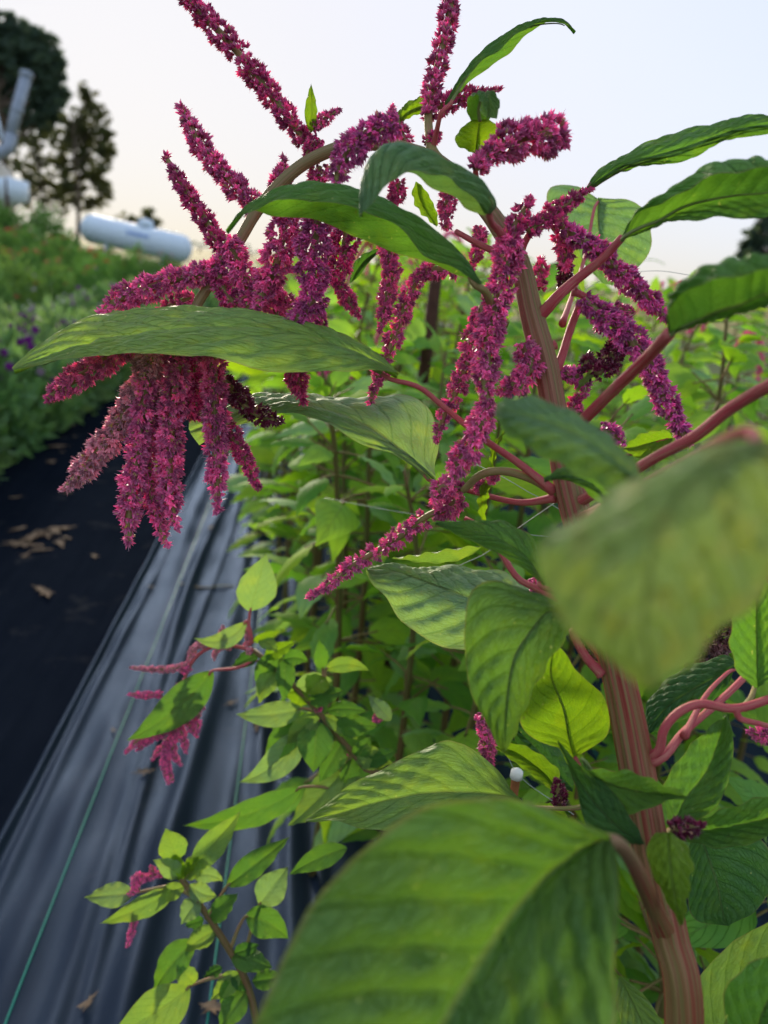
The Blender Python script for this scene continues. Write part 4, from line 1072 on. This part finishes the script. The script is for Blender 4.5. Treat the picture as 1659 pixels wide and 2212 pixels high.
leaf(AM, YELLOW, .58, .56, [
    (-1, .0, [(1225, 1760), (1200, 1738), (1170, 1733), (1130, 1742)]),
    (0, .0, [(1226, 1765), (1195, 1752), (1165, 1748), (1130, 1745)]),
    (1, .0, [(1228, 1770), (1195, 1768), (1160, 1762), (1130, 1748)])], nveins=9, nu=30, nv=11)

qleaf(AM, (1064, 1012, .56), (1100, 925, .57), 14, YELLOW, roll=0.6, bow=-12)
qleaf(AM, (1055, 1028, .56), (1048, 1140, .58), 22, YELLOW, roll=0.8, bow=10)
qleaf(AM, (1290, 800, .56), (1245, 850, .55), 16, LIGHT, roll=0.7, bow=8)
qleaf(AM, (1232, 520, .70), (1262, 640, .72), 26, LIGHT, roll=0.3)

# ---- tassels
def T(*a, **k): return tassel(AM, *a, **k)
T([(690, 338), (672, 322), (645, 285), (612, 240), (585, 205), (545, 155), (500, 98), (440, 34), (385, -25)], .645, [17, 21, 24, 25, 26, 26], 'deep', gap=.10, dens=.85)
T([(560, 452), (525, 420), (490, 382), (452, 340), (418, 286), (391, 230)], .64, [24, 25, 24, 22, 19], 'mag', gap=.06)
T([(492, 552), (472, 522), (446, 480), (416, 436), (385, 385), (359, 340)], .63, [20, 22, 21, 18, 15], 'deep', gap=.08, dens=.9)
T([(676, 277), (700, 258), (731, 238)], .63, [14, 14, 7], 'mag')
T([(690, 300), (672, 320), (660, 335)], .635, [14, 16, 10], 'deep', gap=.1)
T([(862, 262), (838, 275), (790, 290), (755, 325), (735, 360), (727, 392)], .53, [22, 28, 32, 31, 30, 24], 'purple', dens=1.1)
T([(880, 310), (868, 290), (850, 258), (848, 232)], .62, [18, 18, 14, 8], 'mag')
T([(925, 250), (930, 215), (937, 170), (947, 132), (957, 95), (966, 58), (971, 20), (974, -25)], .60, [17, 19, 20, 22, 24, 25], 'mag', gap=.07)
T([(945, 232), (985, 216), (1025, 205), (1077, 194)], .60, [20, 20, 17, 6], 'deep')
T([(920, 310), (935, 300), (948, 290)], .60, [14, 15, 10], 'deep')
T([(1030, 365), (1045, 345), (1075, 322), (1112, 302), (1160, 291), (1205, 299), (1222, 312)], .52, [20, 25, 33, 40, 44, 43, 32], 'mag', dens=1.1)
T([(1040, 352), (1052, 372)], .56, [14, 8], 'deep')
T([(615, 455), (606, 420), (607, 385), (612, 348)], .645, [22, 23, 22, 15], 'mag')
T([(690, 360), (685, 390), (678, 420)], .64, [20, 22, 22], 'deep')
T([(620, 430), (616, 478), (606, 535), (594, 580), (572, 625), (558, 662)], .60, [32, 35, 35, 33, 29, 22], 'mag', anth=.03)
T([(690, 440), (686, 485), (680, 530), (674, 580), (680, 622), (672, 655), (642, 690), (616, 708)], .57, [34, 37, 38, 36, 32, 31, 30, 24], 'purple', anth=.02)
T([(740, 470), (750, 500), (738, 560), (718, 605)], .61, [28, 30, 29, 24], 'deep', anth=.02)
T([(726, 596), (740, 630), (757, 655), (775, 682)], .60, [17, 17, 18, 9], 'deep')
T([(836, 530), (845, 580), (838, 630), (829, 680), (821, 714)], .62, [20, 20, 19, 16, 8], 'mag', anth=.02)
T([(985, 583), (940, 583), (905, 597), (878, 655), (861, 701), (843, 754), (826, 796), (815, 823), (800, 868)], .62, [18, 20, 20, 20, 20, 20, 20, 14], 'mag', gap=.14, dens=.85, anth=.03)
T([(966, 405), (966, 448), (963, 492)], .66, [15, 18, 14], 'mag')
T([(1036, 492), (1032, 535), (1020, 580)], .63, [15, 15, 12], 'mag')
T([(860, 392), (858, 415), (850, 435)], .63, [18, 20, 14], 'deep')
T([(1092, 545), (1106, 505), (1122, 472), (1144, 434)], .545, [26, 25, 22, 12], 'deep')
T([(1110, 520), (1098, 548), (1082, 618), (1064, 687), (1053, 757), (1048, 826), (1055, 885)], .53, [28, 33, 31, 30, 30, 28, 22], 'mag', anth=.03)
T([(1056, 865), (1046, 892), (1025, 947), (992, 1003), (972, 1038)], .53, [24, 27, 28, 29, 24], 'hot', dens=1.1)
T([(1000, 1060), (960, 1050), (938, 1075)], .565, [18, 24, 16], 'mag')
T([(1000, 1075), (962, 1098), (919, 1117), (866, 1157), (813, 1191), (760, 1223), (707, 1265), (671, 1288)], .60, [26, 26, 21, 22, 20, 18, 14, 4], 'hot', gap=.10, anth=.06)
T([(1068, 1020), (1058, 1040)], .56, [16, 12], 'hot')
T([(1038, 1035), (1035, 1060)], .565, [16, 12], 'hot')
T([(1040, 660), (1037, 690), (1014, 745), (1011, 780), (995, 815), (979, 861), (956, 907), (944, 950)], .60, [20, 21, 21, 18, 20, 20, 18, 14], 'mag', gap=.06, anth=.02)
T([(1128, 742), (1146, 788), (1122, 825), (1085, 845)], .545, [22, 30, 29, 22], 'mag')
T([(1165, 795), (1190, 800), (1224, 808), (1256, 820), (1264, 848)], .565, [14, 17, 18, 21, 17], 'purple')
T([(1164, 622), (1167, 595), (1168, 563)], .60, [14, 20, 13], 'hot')
T([(1222, 565), (1221, 595), (1216, 628)], .60, [14, 20, 12], 'dark')
T([(1140, 500), (1165, 482), (1195, 460), (1225, 440), (1274, 407)], .545, [17, 22, 22, 19, 6], 'deep')
T([(1180, 480), (1206, 475), (1220, 520), (1222, 575)], .575, [18, 22, 24, 18], 'mag', gap=.06)
T([(1215, 490), (1245, 512), (1285, 535), (1322, 573), (1358, 606), (1393, 638), (1430, 676), (1440, 688)], .56, [18, 22, 25, 26, 26, 24, 22, 14], 'purple', gap=.04)
T([(1260, 645), (1283, 668), (1322, 697), (1353, 718), (1369, 745), (1400, 778), (1416, 812), (1430, 848), (1448, 884), (1467, 920), (1484, 956)], .55, [20, 27, 31, 32, 30, 27, 27, 27, 27, 26, 22], 'purple', gap=.05)
T([(1330, 668), (1365, 675)], .55, [18, 12], 'deep')
T([(1335, 745), (1322, 768), (1298, 802), (1270, 792), (1268, 772)], .56, [20, 25, 26, 22, 12], 'dark')
T([(1255, 850), (1240, 880), (1262, 900)], .56, [14, 15, 12], 'deep')
T([(1300, 920), (1320, 932), (1345, 955)], .56, [14, 18, 16], 'purple')
# the hanging cluster on the left
T([(480, 570), (440, 590), (400, 600), (360, 608), (325, 622), (280, 636), (245, 655), (220, 680)], .62, [22, 24, 26, 28, 30, 29, 24, 18], 'mag', anth=.02)
T([(330, 735), (280, 745), (235, 773), (195, 800), (148, 828), (108, 862)], .61, [26, 28, 30, 29, 28, 24], 'mag', anth=.01)
T([(335, 770), (312, 805), (293, 845), (268, 895), (245, 935), (210, 980), (178, 1018), (142, 1055)], .605, [26, 28, 27, 26, 26, 27, 29, 26], 'pale', anth=.10, hair=.6)
T([(320, 820), (308, 880), (300, 935), (293, 1003), (282, 1085), (277, 1168)], .60, [24, 24, 24, 25, 27, 22], 'hot', anth=.06)
T([(335, 860), (320, 950), (326, 1040), (337, 1105), (358, 1170)], .615, [22, 22, 20, 21, 14], 'mag', anth=.06)
T([(385, 790), (374, 878), (366, 1003), (368, 1075), (379, 1134)], .605, [26, 28, 28, 26, 16], 'hot', anth=.03)
T([(455, 740), (461, 790), (465, 878), (467, 978), (470, 1050), (470, 1100)], .60, [28, 29, 27, 25, 21, 9], 'mag', anth=.02)
T([(480, 900), (495, 930), (526, 985), (558, 1053)], .615, [18, 20, 19, 9], 'deep')
T([(480, 820), (508, 848), (545, 890), (600, 909)], .61, [22, 23, 22, 20], 'dark')
T([(330, 735), (318, 780), (335, 850), (342, 910)], .62, [24, 27, 26, 22], 'pale', anth=.06)
T([(375, 720), (382, 790), (398, 860), (415, 900)], .625, [26, 28, 26, 20], 'mag', anth=.06)
T([(425, 730), (420, 800), (425, 870), (430, 900)], .63, [24, 26, 24, 18], 'deep')
T([(490, 520), (505, 545), (524, 590), (542, 640), (535, 680)], .62, [24, 28, 28, 28, 22], 'mag', anth=.03)
T([(470, 585), (482, 625), (510, 660)], .62, [20, 24, 22], 'deep')
T([(560, 600), (585, 640), (600, 675), (612, 700)], .63, [22, 26, 24, 18], 'mag')
T([(600, 640), (625, 655), (655, 668)], .63, [17, 18, 14], 'mag')
T([(632, 720), (636, 780), (640, 818), (654, 864)], .62, [22, 24, 24, 10], 'deep')
T([(676, 660), (690, 690), (704, 714)], .60, [17, 17, 10], 'purple')
T([(420, 645), (385, 655), (350, 668)], .64, [16, 20, 16], 'mag')
# buds on the lower stem
T([(1208, 1742), (1208, 1715), (1203, 1690)], .55, [14, 19, 13], 'dark')
T([(1450, 1795), (1475, 1790), (1508, 1783)], .46, [18, 25, 18], 'dark')
T([(1040, 1545), (1050, 1600), (1062, 1648)], .60, [13, 18, 10], 'mag', anth=.08)
T([(1590, 1310), (1550, 1365), (1510, 1432)], .66, [36, 46, 30], 'brown')
T([(1245, 1340), (1262, 1375), (1285, 1420)], .57, [16, 22, 12], 'brown')
T([(1700, 1225), (1650, 1245), (1610, 1270)], .62, [24, 26, 16], 'deep')
T([(1700, 1600), (1650, 1588), (1620, 1580)], .60, [18, 18, 10], 'hot')
T([(1148, 1250), (1160, 1275), (1175, 1290)], .60, [10, 12, 6], 'mag')
# ------------------------------------------------------------------ the two small amaranths in front of the fabric
S1 = empty('amaranth_plant', (.20, .80, 0), 'small leaning amaranth with pale pink panicle hanging over the fabric', 'plant', 'amaranth plants')
d1 = .92
def stem_px_tube(parent, pts, foot, r0, r1, mat=M_STEM_BG):
    P = [at(*p) for p in pts] + [np.array(foot)]
    P = arclen(catmull(np.array(P), 60), 30)[0]
    return tube('stem', P, np.linspace(r1, r0, 30), mat, 10, .05, 5, parent=parent)
stem_px_tube(S1, [(548, 1405, d1), (590, 1440, d1), (629, 1477, d1), (679, 1528, .92), (724, 1583, .92), (758, 1623, .92), (800, 1675, .92), (850, 1760, .93)], (.20, .80, 0), .0065, .0030)
for a in [((540, 1321), (575, 1196), 82, PALE, 0, [(540, 1395), (537, 1361)]), ((532, 1341), (418, 1378), 40, PALE, -24, [(545, 1390), (540, 1360)]), ((460, 1448), (274, 1600), 78, GREEN, -14, [(555, 1425), (510, 1443)]),
          ((545, 1386), (610, 1361), 20, YELLOW, 0, None), ((600, 1416), (555, 1486), 46, GREEN, 6, None), ((618, 1422), (613, 1515), 42, GREEN, 0, None), ((612, 1425), (666, 1430), 36, GREEN, -8, None),
          ((560, 1380), (600, 1410), 30, LIGHT, -4, None), ((697, 1446), (689, 1381), 32, GREEN, 0, [(700, 1500)]), ((703, 1447), (799, 1450), 34, LIGHT, -14, [(700, 1500)]), ((691, 1461), (697, 1529), 42, GREEN, 0, None),
          ((700, 1460), (660, 1500), 52, YELLOW, 0, None), ((650, 1490), (640, 1530), 50, YELLOW, 0, None),
          ((655, 1530), (509, 1543), 54, PALE, -8, [(690, 1540)]), ((676, 1545), (586, 1575), 50, GREEN, -6, None), ((652, 1572), (516, 1690), 66, PALE, -22, [(690, 1555)]), ((655, 1568), (575, 1655), 60, GREEN, 10, None), ((684, 1557), (677, 1669), 78, GREEN, 0, None),
          ((703, 1535), (795, 1538), 34, GREEN, -6, None), ((720, 1540), (800, 1560), 30, DARK, 0, None), ((845, 1556), (795, 1501), 34, PALE, 0, None), ((700, 1545), (775, 1600), 38, LIGHT, -5, None),
          ((652, 1700), (395, 1783), 58, GREEN, -20, [(760, 1715), (700, 1700)]), ((742, 1662), (622, 1784), 66, LIGHT, -6, [(760, 1630)]), ((760, 1640), (745, 1710), 40, GREEN, 0, None),
          ((770, 1640), (800, 1590), 40, GREEN, 0, None), ((780, 1650), (860, 1620), 40, DARK, 0, None), ((790, 1680), (720, 1740), 40, LIGHT, 0, None), ((600, 1445), (560, 1520), 46, LIGHT, 6, None), ((640, 1490), (720, 1470), 46, PALE, -6, None), ((665, 1515), (745, 1490), 44, GREEN, 0, None), ((560, 1410), (500, 1440), 34, DARK, 0, None),
          ((690, 1545), (620, 1610), 50, LIGHT, 6, None), ((720, 1580), (820, 1570), 48, GREEN, -8, None), ((740, 1600), (690, 1690), 52, GREEN, 0, None), ((760, 1625), (850, 1650), 50, LIGHT, 0, None), ((570, 1420), (640, 1385), 34, YELLOW, 0, None)]:
    b, t, w, c, bow, pet = a
    qleaf(S1, (*b, d1), (*t, d1 - .02 + .04 * random.random()), w * 1.02, c, bow=bow, roll=random.uniform(-.5, .5), fold=random.uniform(.1, .4), petiole=[(*p, d1) for p in pet] if pet else None, pr=4.5, pmat=M_PETIOLE if pet and b[0] < 560 else None)
def T1(pts, r, tint='hot', d=d1, par=None): tassel(par or S1, pts, d, r, tint, hair=.1, nf=12)
P = arclen(catmull(np.array([at(*p) for p in [(548, 1405, d1), (500, 1395, d1), (450, 1400, d1), (415, 1430, d1), (395, 1480, d1), (385, 1540, d1), (365, 1600, d1), (358, 1640, d1)]]), 40), 24)[0]
tube('panicle_stalk', P, np.linspace(.0026, .001, 24), M_PETIOLE, 7, parent=S1)
for pts, r in [([(470, 1392), (440, 1390), (420, 1400), (408, 1425)], [6, 9, 9, 7]), ([(475, 1385), (480, 1365), (481, 1352)], [6, 7, 5]), ([(500, 1400), (478, 1398), (465, 1410), (463, 1425)], [6, 7, 7, 5]), ([(530, 1395), (536, 1375), (530, 1360)], [5, 7, 5]), ([(538, 1400), (540, 1410)], [8, 8]),
               ([(410, 1435), (370, 1445), (330, 1446), (283, 1442)], [8, 8, 7, 5]), ([(410, 1440), (395, 1450)], [10, 10]), ([(350, 1500), (310, 1502), (281, 1500)], [7, 8, 6]), ([(395, 1500), (420, 1490), (432, 1495)], [7, 8, 6]),
               ([(390, 1520), (415, 1520), (430, 1545), (424, 1555)], [8, 9, 8, 6]), ([(385, 1540), (410, 1550), (416, 1558)], [8, 8, 6]), ([(375, 1560), (340, 1590), (300, 1600), (272, 1625)], [9, 10, 9, 7]), ([(380, 1550), (350, 1570), (320, 1600), (300, 1618)], [10, 10, 9, 7]),
               ([(368, 1590), (385, 1578), (392, 1590)], [8, 8, 6]), ([(362, 1600), (358, 1640), (372, 1685)], [9, 9, 7]), ([(360, 1620), (356, 1650), (364, 1690)], [10, 9, 6]), ([(350, 1560), (330, 1580)], [10, 8]), ([(400, 1470), (385, 1500), (380, 1540)], [9, 12, 12]), ([(392, 1540), (412, 1570), (425, 1590)], [8, 9, 6]), ([(388, 1560), (398, 1600), (402, 1625)], [8, 9, 6]), ([(400, 1505), (430, 1515), (440, 1530)], [7, 8, 5]),
               ([(382, 1575), (372, 1620), (388, 1650)], [8, 9, 6]), ([(395, 1525), (425, 1560), (428, 1580)], [8, 9, 6]), ([(375, 1590), (345, 1620), (330, 1640)], [8, 8, 5])]:
    T1(pts, r, random.choice(['hot', 'mag', 'pale']))
for pts, r in [([(682, 1535), (692, 1528)], [7, 9]), ([(805, 1552), (822, 1556)], [8, 9]), ([(750, 1628), (735, 1635), (726, 1646)], [7, 9, 6])]: T1(pts, r, 'mag')

S2 = empty('amaranth_plant', (.06, .70, 0), 'lowest small amaranth at bottom left with short pink tassels', 'plant', 'amaranth plants')
d2 = .90
stem_px_tube(S2, [(372, 1880, d2), (400, 1909, d2), (432, 1955, d2), (465, 2004, d2), (520, 2094, d2), (545, 2165, d2), (560, 2230, d2)], (.06, .70, 0), .0065, .0032)
for a in [((385, 1859), (357, 1789), 60, LIGHT, 0, None), ((415, 1879), (521, 1753), 56, LIGHT, 0, [(395, 1900)]), ((415, 1894), (483, 1904), 34, PALE, -10, None), ((490, 1914), (626, 1808), 52, GREEN, 0, [(445, 1985), (468, 1950)]),
          ((290, 1929), (182, 1939), 50, PALE, 0, [(360, 1915)]), ((380, 1919), (216, 1995), 46, LIGHT, -6, [(415, 1935)]), ((432, 1944), (392, 1997), 44, PALE, 4, None), ((560, 1954), (622, 1872), 66, PALE, 0, [(530, 2060), (545, 2000)]),
          ((530, 1979), (623, 2028), 62, GREEN, -10, [(500, 2045), (515, 2005)]), ((750, 1831), (624, 1890), 48, GREEN, 6, None), ((422, 2031), (330, 2146), 62, GREEN, 8, [(470, 2010)]), ((410, 2130), (234, 2240), 92, LIGHT, -10, [(500, 2105), (450, 2115)]),
          ((480, 2090), (440, 2110), 24, DARK, 0, None), ((500, 2110), (480, 2180), 34, GREEN, 0, None), ((500, 2105), (545, 2140), 34, DARK, 0, None), ((530, 2140), (470, 2225), 56, GREEN, 0, None), ((450, 1990), (480, 1960), 34, GREEN, 0, None), ((440, 1985), (400, 2000), 30, DARK, 0, None),
          ((505, 2060), (560, 2040), 30, DARK, 0, None), ((400, 1880), (430, 1850), 24, YELLOW, 0, None), ((395, 1890), (410, 1860), 20, YELLOW, 0, None), ((545, 2120), (620, 2110), 40, GREEN, 0, None), ((420, 2125), (380, 2080), 40, LIGHT, 0, None), ((392, 1898), (330, 1858), 40, PALE, 6, None), ((400, 1900), (455, 1842), 44, LIGHT, -6, None), ((395, 1905), (372, 1838), 34, YELLOW, 0, None), ((410, 1910), (470, 1935), 40, PALE, 8, None),
          ((455, 1985), (515, 1930), 44, GREEN, 0, None), ((470, 2010), (400, 2060), 44, LIGHT, 8, None), ((500, 2060), (590, 2090), 48, GREEN, 0, None), ((520, 2100), (455, 2160), 44, LIGHT, 0, None), ((400, 1915), (335, 1950), 36, LIGHT, 4, None)]:
    b, t, w, c, bow, pet = a
    qleaf(S2, (*b, d2), (*t, d2 - .02 + .04 * random.random()), w * 1.02, c, bow=bow, roll=random.uniform(-.4, .4), fold=random.uniform(.1, .4), petiole=[(*p, d2) for p in pet] if pet else None, pr=4.5)
for pts, r in [([(372, 1885), (345, 1888), (318, 1895), (300, 1910)], [8, 8, 8, 6]), ([(318, 1900), (300, 1890), (290, 1905), (293, 1925)], [7, 8, 8, 6]), ([(335, 1892), (330, 1880), (327, 1872)], [7, 8, 5]), ([(365, 1882), (352, 1877)], [7, 6]), ([(300, 1920), (280, 1930), (262, 1942)], [7, 7, 5]), ([(290, 1965), (288, 2000), (275, 2044)], [7, 8, 6])]:
    T1(pts, r, 'hot', d2, S2)

# ------------------------------------------------------------------ amaranths of the rows behind
def bg_leaf_mesh(k):
    r = random.Random(60 + k)
    L = 1.0; pl = .42
    droop = r.uniform(.15, .55)
    base = np.array([0, pl, .10]); ctrl = np.array([r.uniform(-.06, .06), pl + .5, .22]); tip = np.array([r.uniform(-.12, .12), pl + .95, .12 - droop])
    G, vv = qgrid(base, ctrl, tip, r.uniform(.19, .27), np.array([1.0, 0, r.uniform(-.25, .25)]), r.uniform(.10, .40), 13, 7, .15, (.76, 0))
    V, Q, uv, _ = leaf_grid(G, vv, .014, 8.0, .02)
    TV, TQ, Tuv, _ = tube_data(catmull(np.array([[0, 0, 0], [0, pl * .5, .07], [0, pl, .10], [0, pl + .15, .13]]), 6), np.linspace(.020, .012, 6), 5, caps=False)
    TQ = TQ + len(V)
    return mesh('leaf', np.vstack([V, TV]), np.vstack([Q, TQ]), [M_LEAF_BG, M_PETIOLE_BG], uv=np.vstack([uv, Tuv]), midx=[0] * len(Q) + [1] * len(TQ))
BGL = [bg_leaf_mesh(k) for k in range(7)]
def bg_stem_mesh(k):
    r = random.Random(90 + k)
    P = catmull(np.array([[0, 0, 0], [r.uniform(-.02, .02), r.uniform(-.02, .02), .4], [r.uniform(-.03, .03), r.uniform(-.03, .03), .8], [r.uniform(-.05, .05), r.uniform(-.05, .05), 1.0]]), 20)
    V, Q, uv, c3 = tube_data(P, np.linspace(.0085, .0028, 20), 8, .05, 4)
    return mesh('stem', V, Q.tolist() + c3.tolist(), M_STEM_BG, uv=uv), P
BGS = [bg_stem_mesh(k) for k in range(5)]
def bg_tassel_mesh(k):
    r = np.random.default_rng(120 + k)
    P = catmull(np.array([[0, 0, 0], [.02, 0, .03], [.05, .01, .02], [.07, .01, -.03], [.075, .01, -.09]]), 26)
    n = 520
    i = r.integers(0, 26, n); D = r.normal(size=(n, 3)) + np.array([0, 0, -.3])
    cA, cB = np.array(TINT['mag'][0]), np.array(TINT['mag'][1]); v = r.uniform(.7, 1.3, (n, 1))
    return mesh('flower_tassel', *(lambda a: (a[0], a[1], M_FLORET))(florets(P[i], D, r.uniform(.006, .011, n), np.full(n, .0018), cA * v, cB * v)), col=florets(P[i], D, r.uniform(.006, .011, n), np.full(n, .0018), cA * v, cB * v)[2], smooth=False)
BGT = [bg_tassel_mesh(k) for k in range(3)]
rb = random.Random(21)
PAL = [(0.11, 0.27, 0.05), (0.21, 0.38, 0.08), (0.17, 0.34, 0.06), (0.22, 0.40, 0.18), (0.20, 0.37, 0.04), (0.27, 0.43, 0.035), (0.15, 0.33, 0.08), (0.23, 0.42, 0.07)]
def bg_plant(x, y, H, row, group, nl=30, ls=.115, top=True, zmin=.12, lean=(0, 0)):
    nt_ = rb.choice((1, 2, 3)) if top else 0
    look = ('flowerless', 'one-tassel', 'two-tassel', 'three-tassel')[nt_]
    where = 'near' if y < 1.7 else ('middle' if y < 3.2 else 'far')
    label = 'green %s amaranth in the %s part of %s' % (look, where, row)
    p = empty('amaranth_plant', (x, y, 0), label, 'plant', '%s, %s, %s' % (group, where, look))
    p.rotation_euler = (lean[0], lean[1], rb.uniform(0, 6.28))
    sm, SPt = rb.choice(BGS)
    part('stem', sm, p, sc=(1, 1, H))
    a = rb.uniform(0, 6)
    for k in range(nl):
        t = min(1.0, max(.06, zmin + (1 - zmin) * (k / (nl - 1)) ** .85 + rb.uniform(-.04, .04)))
        q = SPt[min(19, int(t * 19))]
        a += 2.4 + rb.uniform(-.9, .9)
        s = ls * (.55 + .75 * math.sin(math.pi * min(1, (t - zmin) / (1 - zmin) * .78 + .16))) * rb.uniform(.6, 1.35)
        part('leaf', rb.choice(BGL), p, (q[0], q[1], q[2] * H), (rb.uniform(-.55, .6) + (.5 if t > .85 else 0), rb.uniform(-.7, .7), a), s, rb.choice(PAL))
    if top:
        for k in range(nt_):
            part('flower_tassel', rb.choice(BGT), p, (SPt[-1][0], SPt[-1][1], H * (1 - .03 * k)), (rb.uniform(-.4, .4), rb.uniform(-.6, .2), rb.uniform(0, 6.28)), rb.uniform(.7, 1.3))
    return p
ROWN = ['the row edging the fabric, inner side', 'the second row from the fabric', 'the third row from the fabric', 'the fourth row from the fabric', 'the fifth row from the fabric', 'the rightmost row']
y = 1.22
while y < 11:
    bg_plant(.13 - .24 * min(1, max(0, (y - 1.7) / 1.6)) + rb.uniform(-.07, .07), y, rb.uniform(.90, 1.04) if y < 2.4 else rb.uniform(1.0, 1.12), 'the row edging the ribbed fabric', 'row edge amaranths', 56 if y < 2.2 else 32, .094 if y < 2.2 else .125, rb.random() < .5)
    y += rb.uniform(.17, .23) * (1 + max(0, y - 2.2) * .25)
for x, y, H in [(.30, 1.02, .78), (.20, 1.14, .86), (.42, .86, .62), (.56, .92, .80), (.34, 1.30, .95), (.50, .70, .42), (.28, 1.50, 1.0), (.62, .72, .55)]:
    bg_plant(x, y, H, 'the gap under the tall plant', 'low amaranths under the tall plant', 40, .095, False)
for row, (x0, y0, y1) in enumerate([(.22, 1.75, 6), (.40, 1.0, 8), (.72, 1.0, 7), (1.08, 1.2, 6), (1.5, 1.6, 6), (2.05, 2.2, 6)]):
    y = y0
    while y < y1:
        bg_plant(x0 + rb.uniform(-.08, .08), y, (rb.uniform(.98, 1.14) if y < 1.9 else rb.uniform(1.08, 1.24)), ROWN[row], 'amaranths row %d' % (row + 2), 50 if y < 2.2 else 28, .105 if y < 2.2 else .135, rb.random() < .45 and y > 1.7)
        y += rb.uniform(.26, .36) * (1 + max(0, y - 2.2) * .3)

# ------------------------------------------------------------------ stakes and netting
def stake(top, foot, r, mat, label, cap=False):
    a, b = np.array(top), np.array(foot)
    s = empty('stake', tuple(b), label, 'stake')
    P = np.array([b, b * .5 + a * .5, a])
    tube('post', P, np.full(3, r), mat, 8, parent=s)
    if cap:
        tube('cap', np.array([a - [0, 0, .004], a + [0, 0, .003], a + [0, 0, .006]]), [r * 1.45, r * 1.4, r * .5], M_CAP, 14, parent=s)
q = at(938, 640, 1.72); stake(q + [0.0, 0, .06], (q[0] - .02, q[1], 0), .0145, M_WOOD, 'dark brown wooden stake standing among the plants behind the tassels')
q = at(1116, 1672, .74); stake(q, (q[0] + .02, q[1] + .02, 0), .0042, M_WOOD_ORANGE, 'thin orange-brown stake with white cap below the hanging leaf', True)
net = empty('trellis_net', tuple(at(1150, 1100, .8)), 'thin white plastic netting strung behind the tall stem', 'netting')
for pts in [[(700, 1075, 1.15), (830, 1100, .95), (990, 1127, .82), (1100, 1150, .76), (1240, 1165, .70), (1340, 1180, .62)], [(1000, 990, .76), (1085, 1030, .69), (1140, 1062, .66), (1185, 1086, .65), (1240, 1120, .64), (1330, 1180, .62)], [(930, 1262, .78), (985, 1225, .73), (1050, 1195, .71), (1120, 1140, .70), (1200, 1085, .67), (1300, 1010, .62)],
            [(1215, 690, .80), (1250, 640, .80), (1290, 610, .80), (1330, 595, .80), (1420, 585, .80), (1520, 600, .78)],
            [(1060, 1560, .76), (1100, 1640, .74), (1112, 1665, .74), (1150, 1700, .73), (1240, 1760, .70)]]:
    P = arclen(catmull(np.array([at(*p) for p in pts]), 30), 20)[0]
    tube('strand', P, np.full(20, .0003), M_STRING, 6, parent=net)
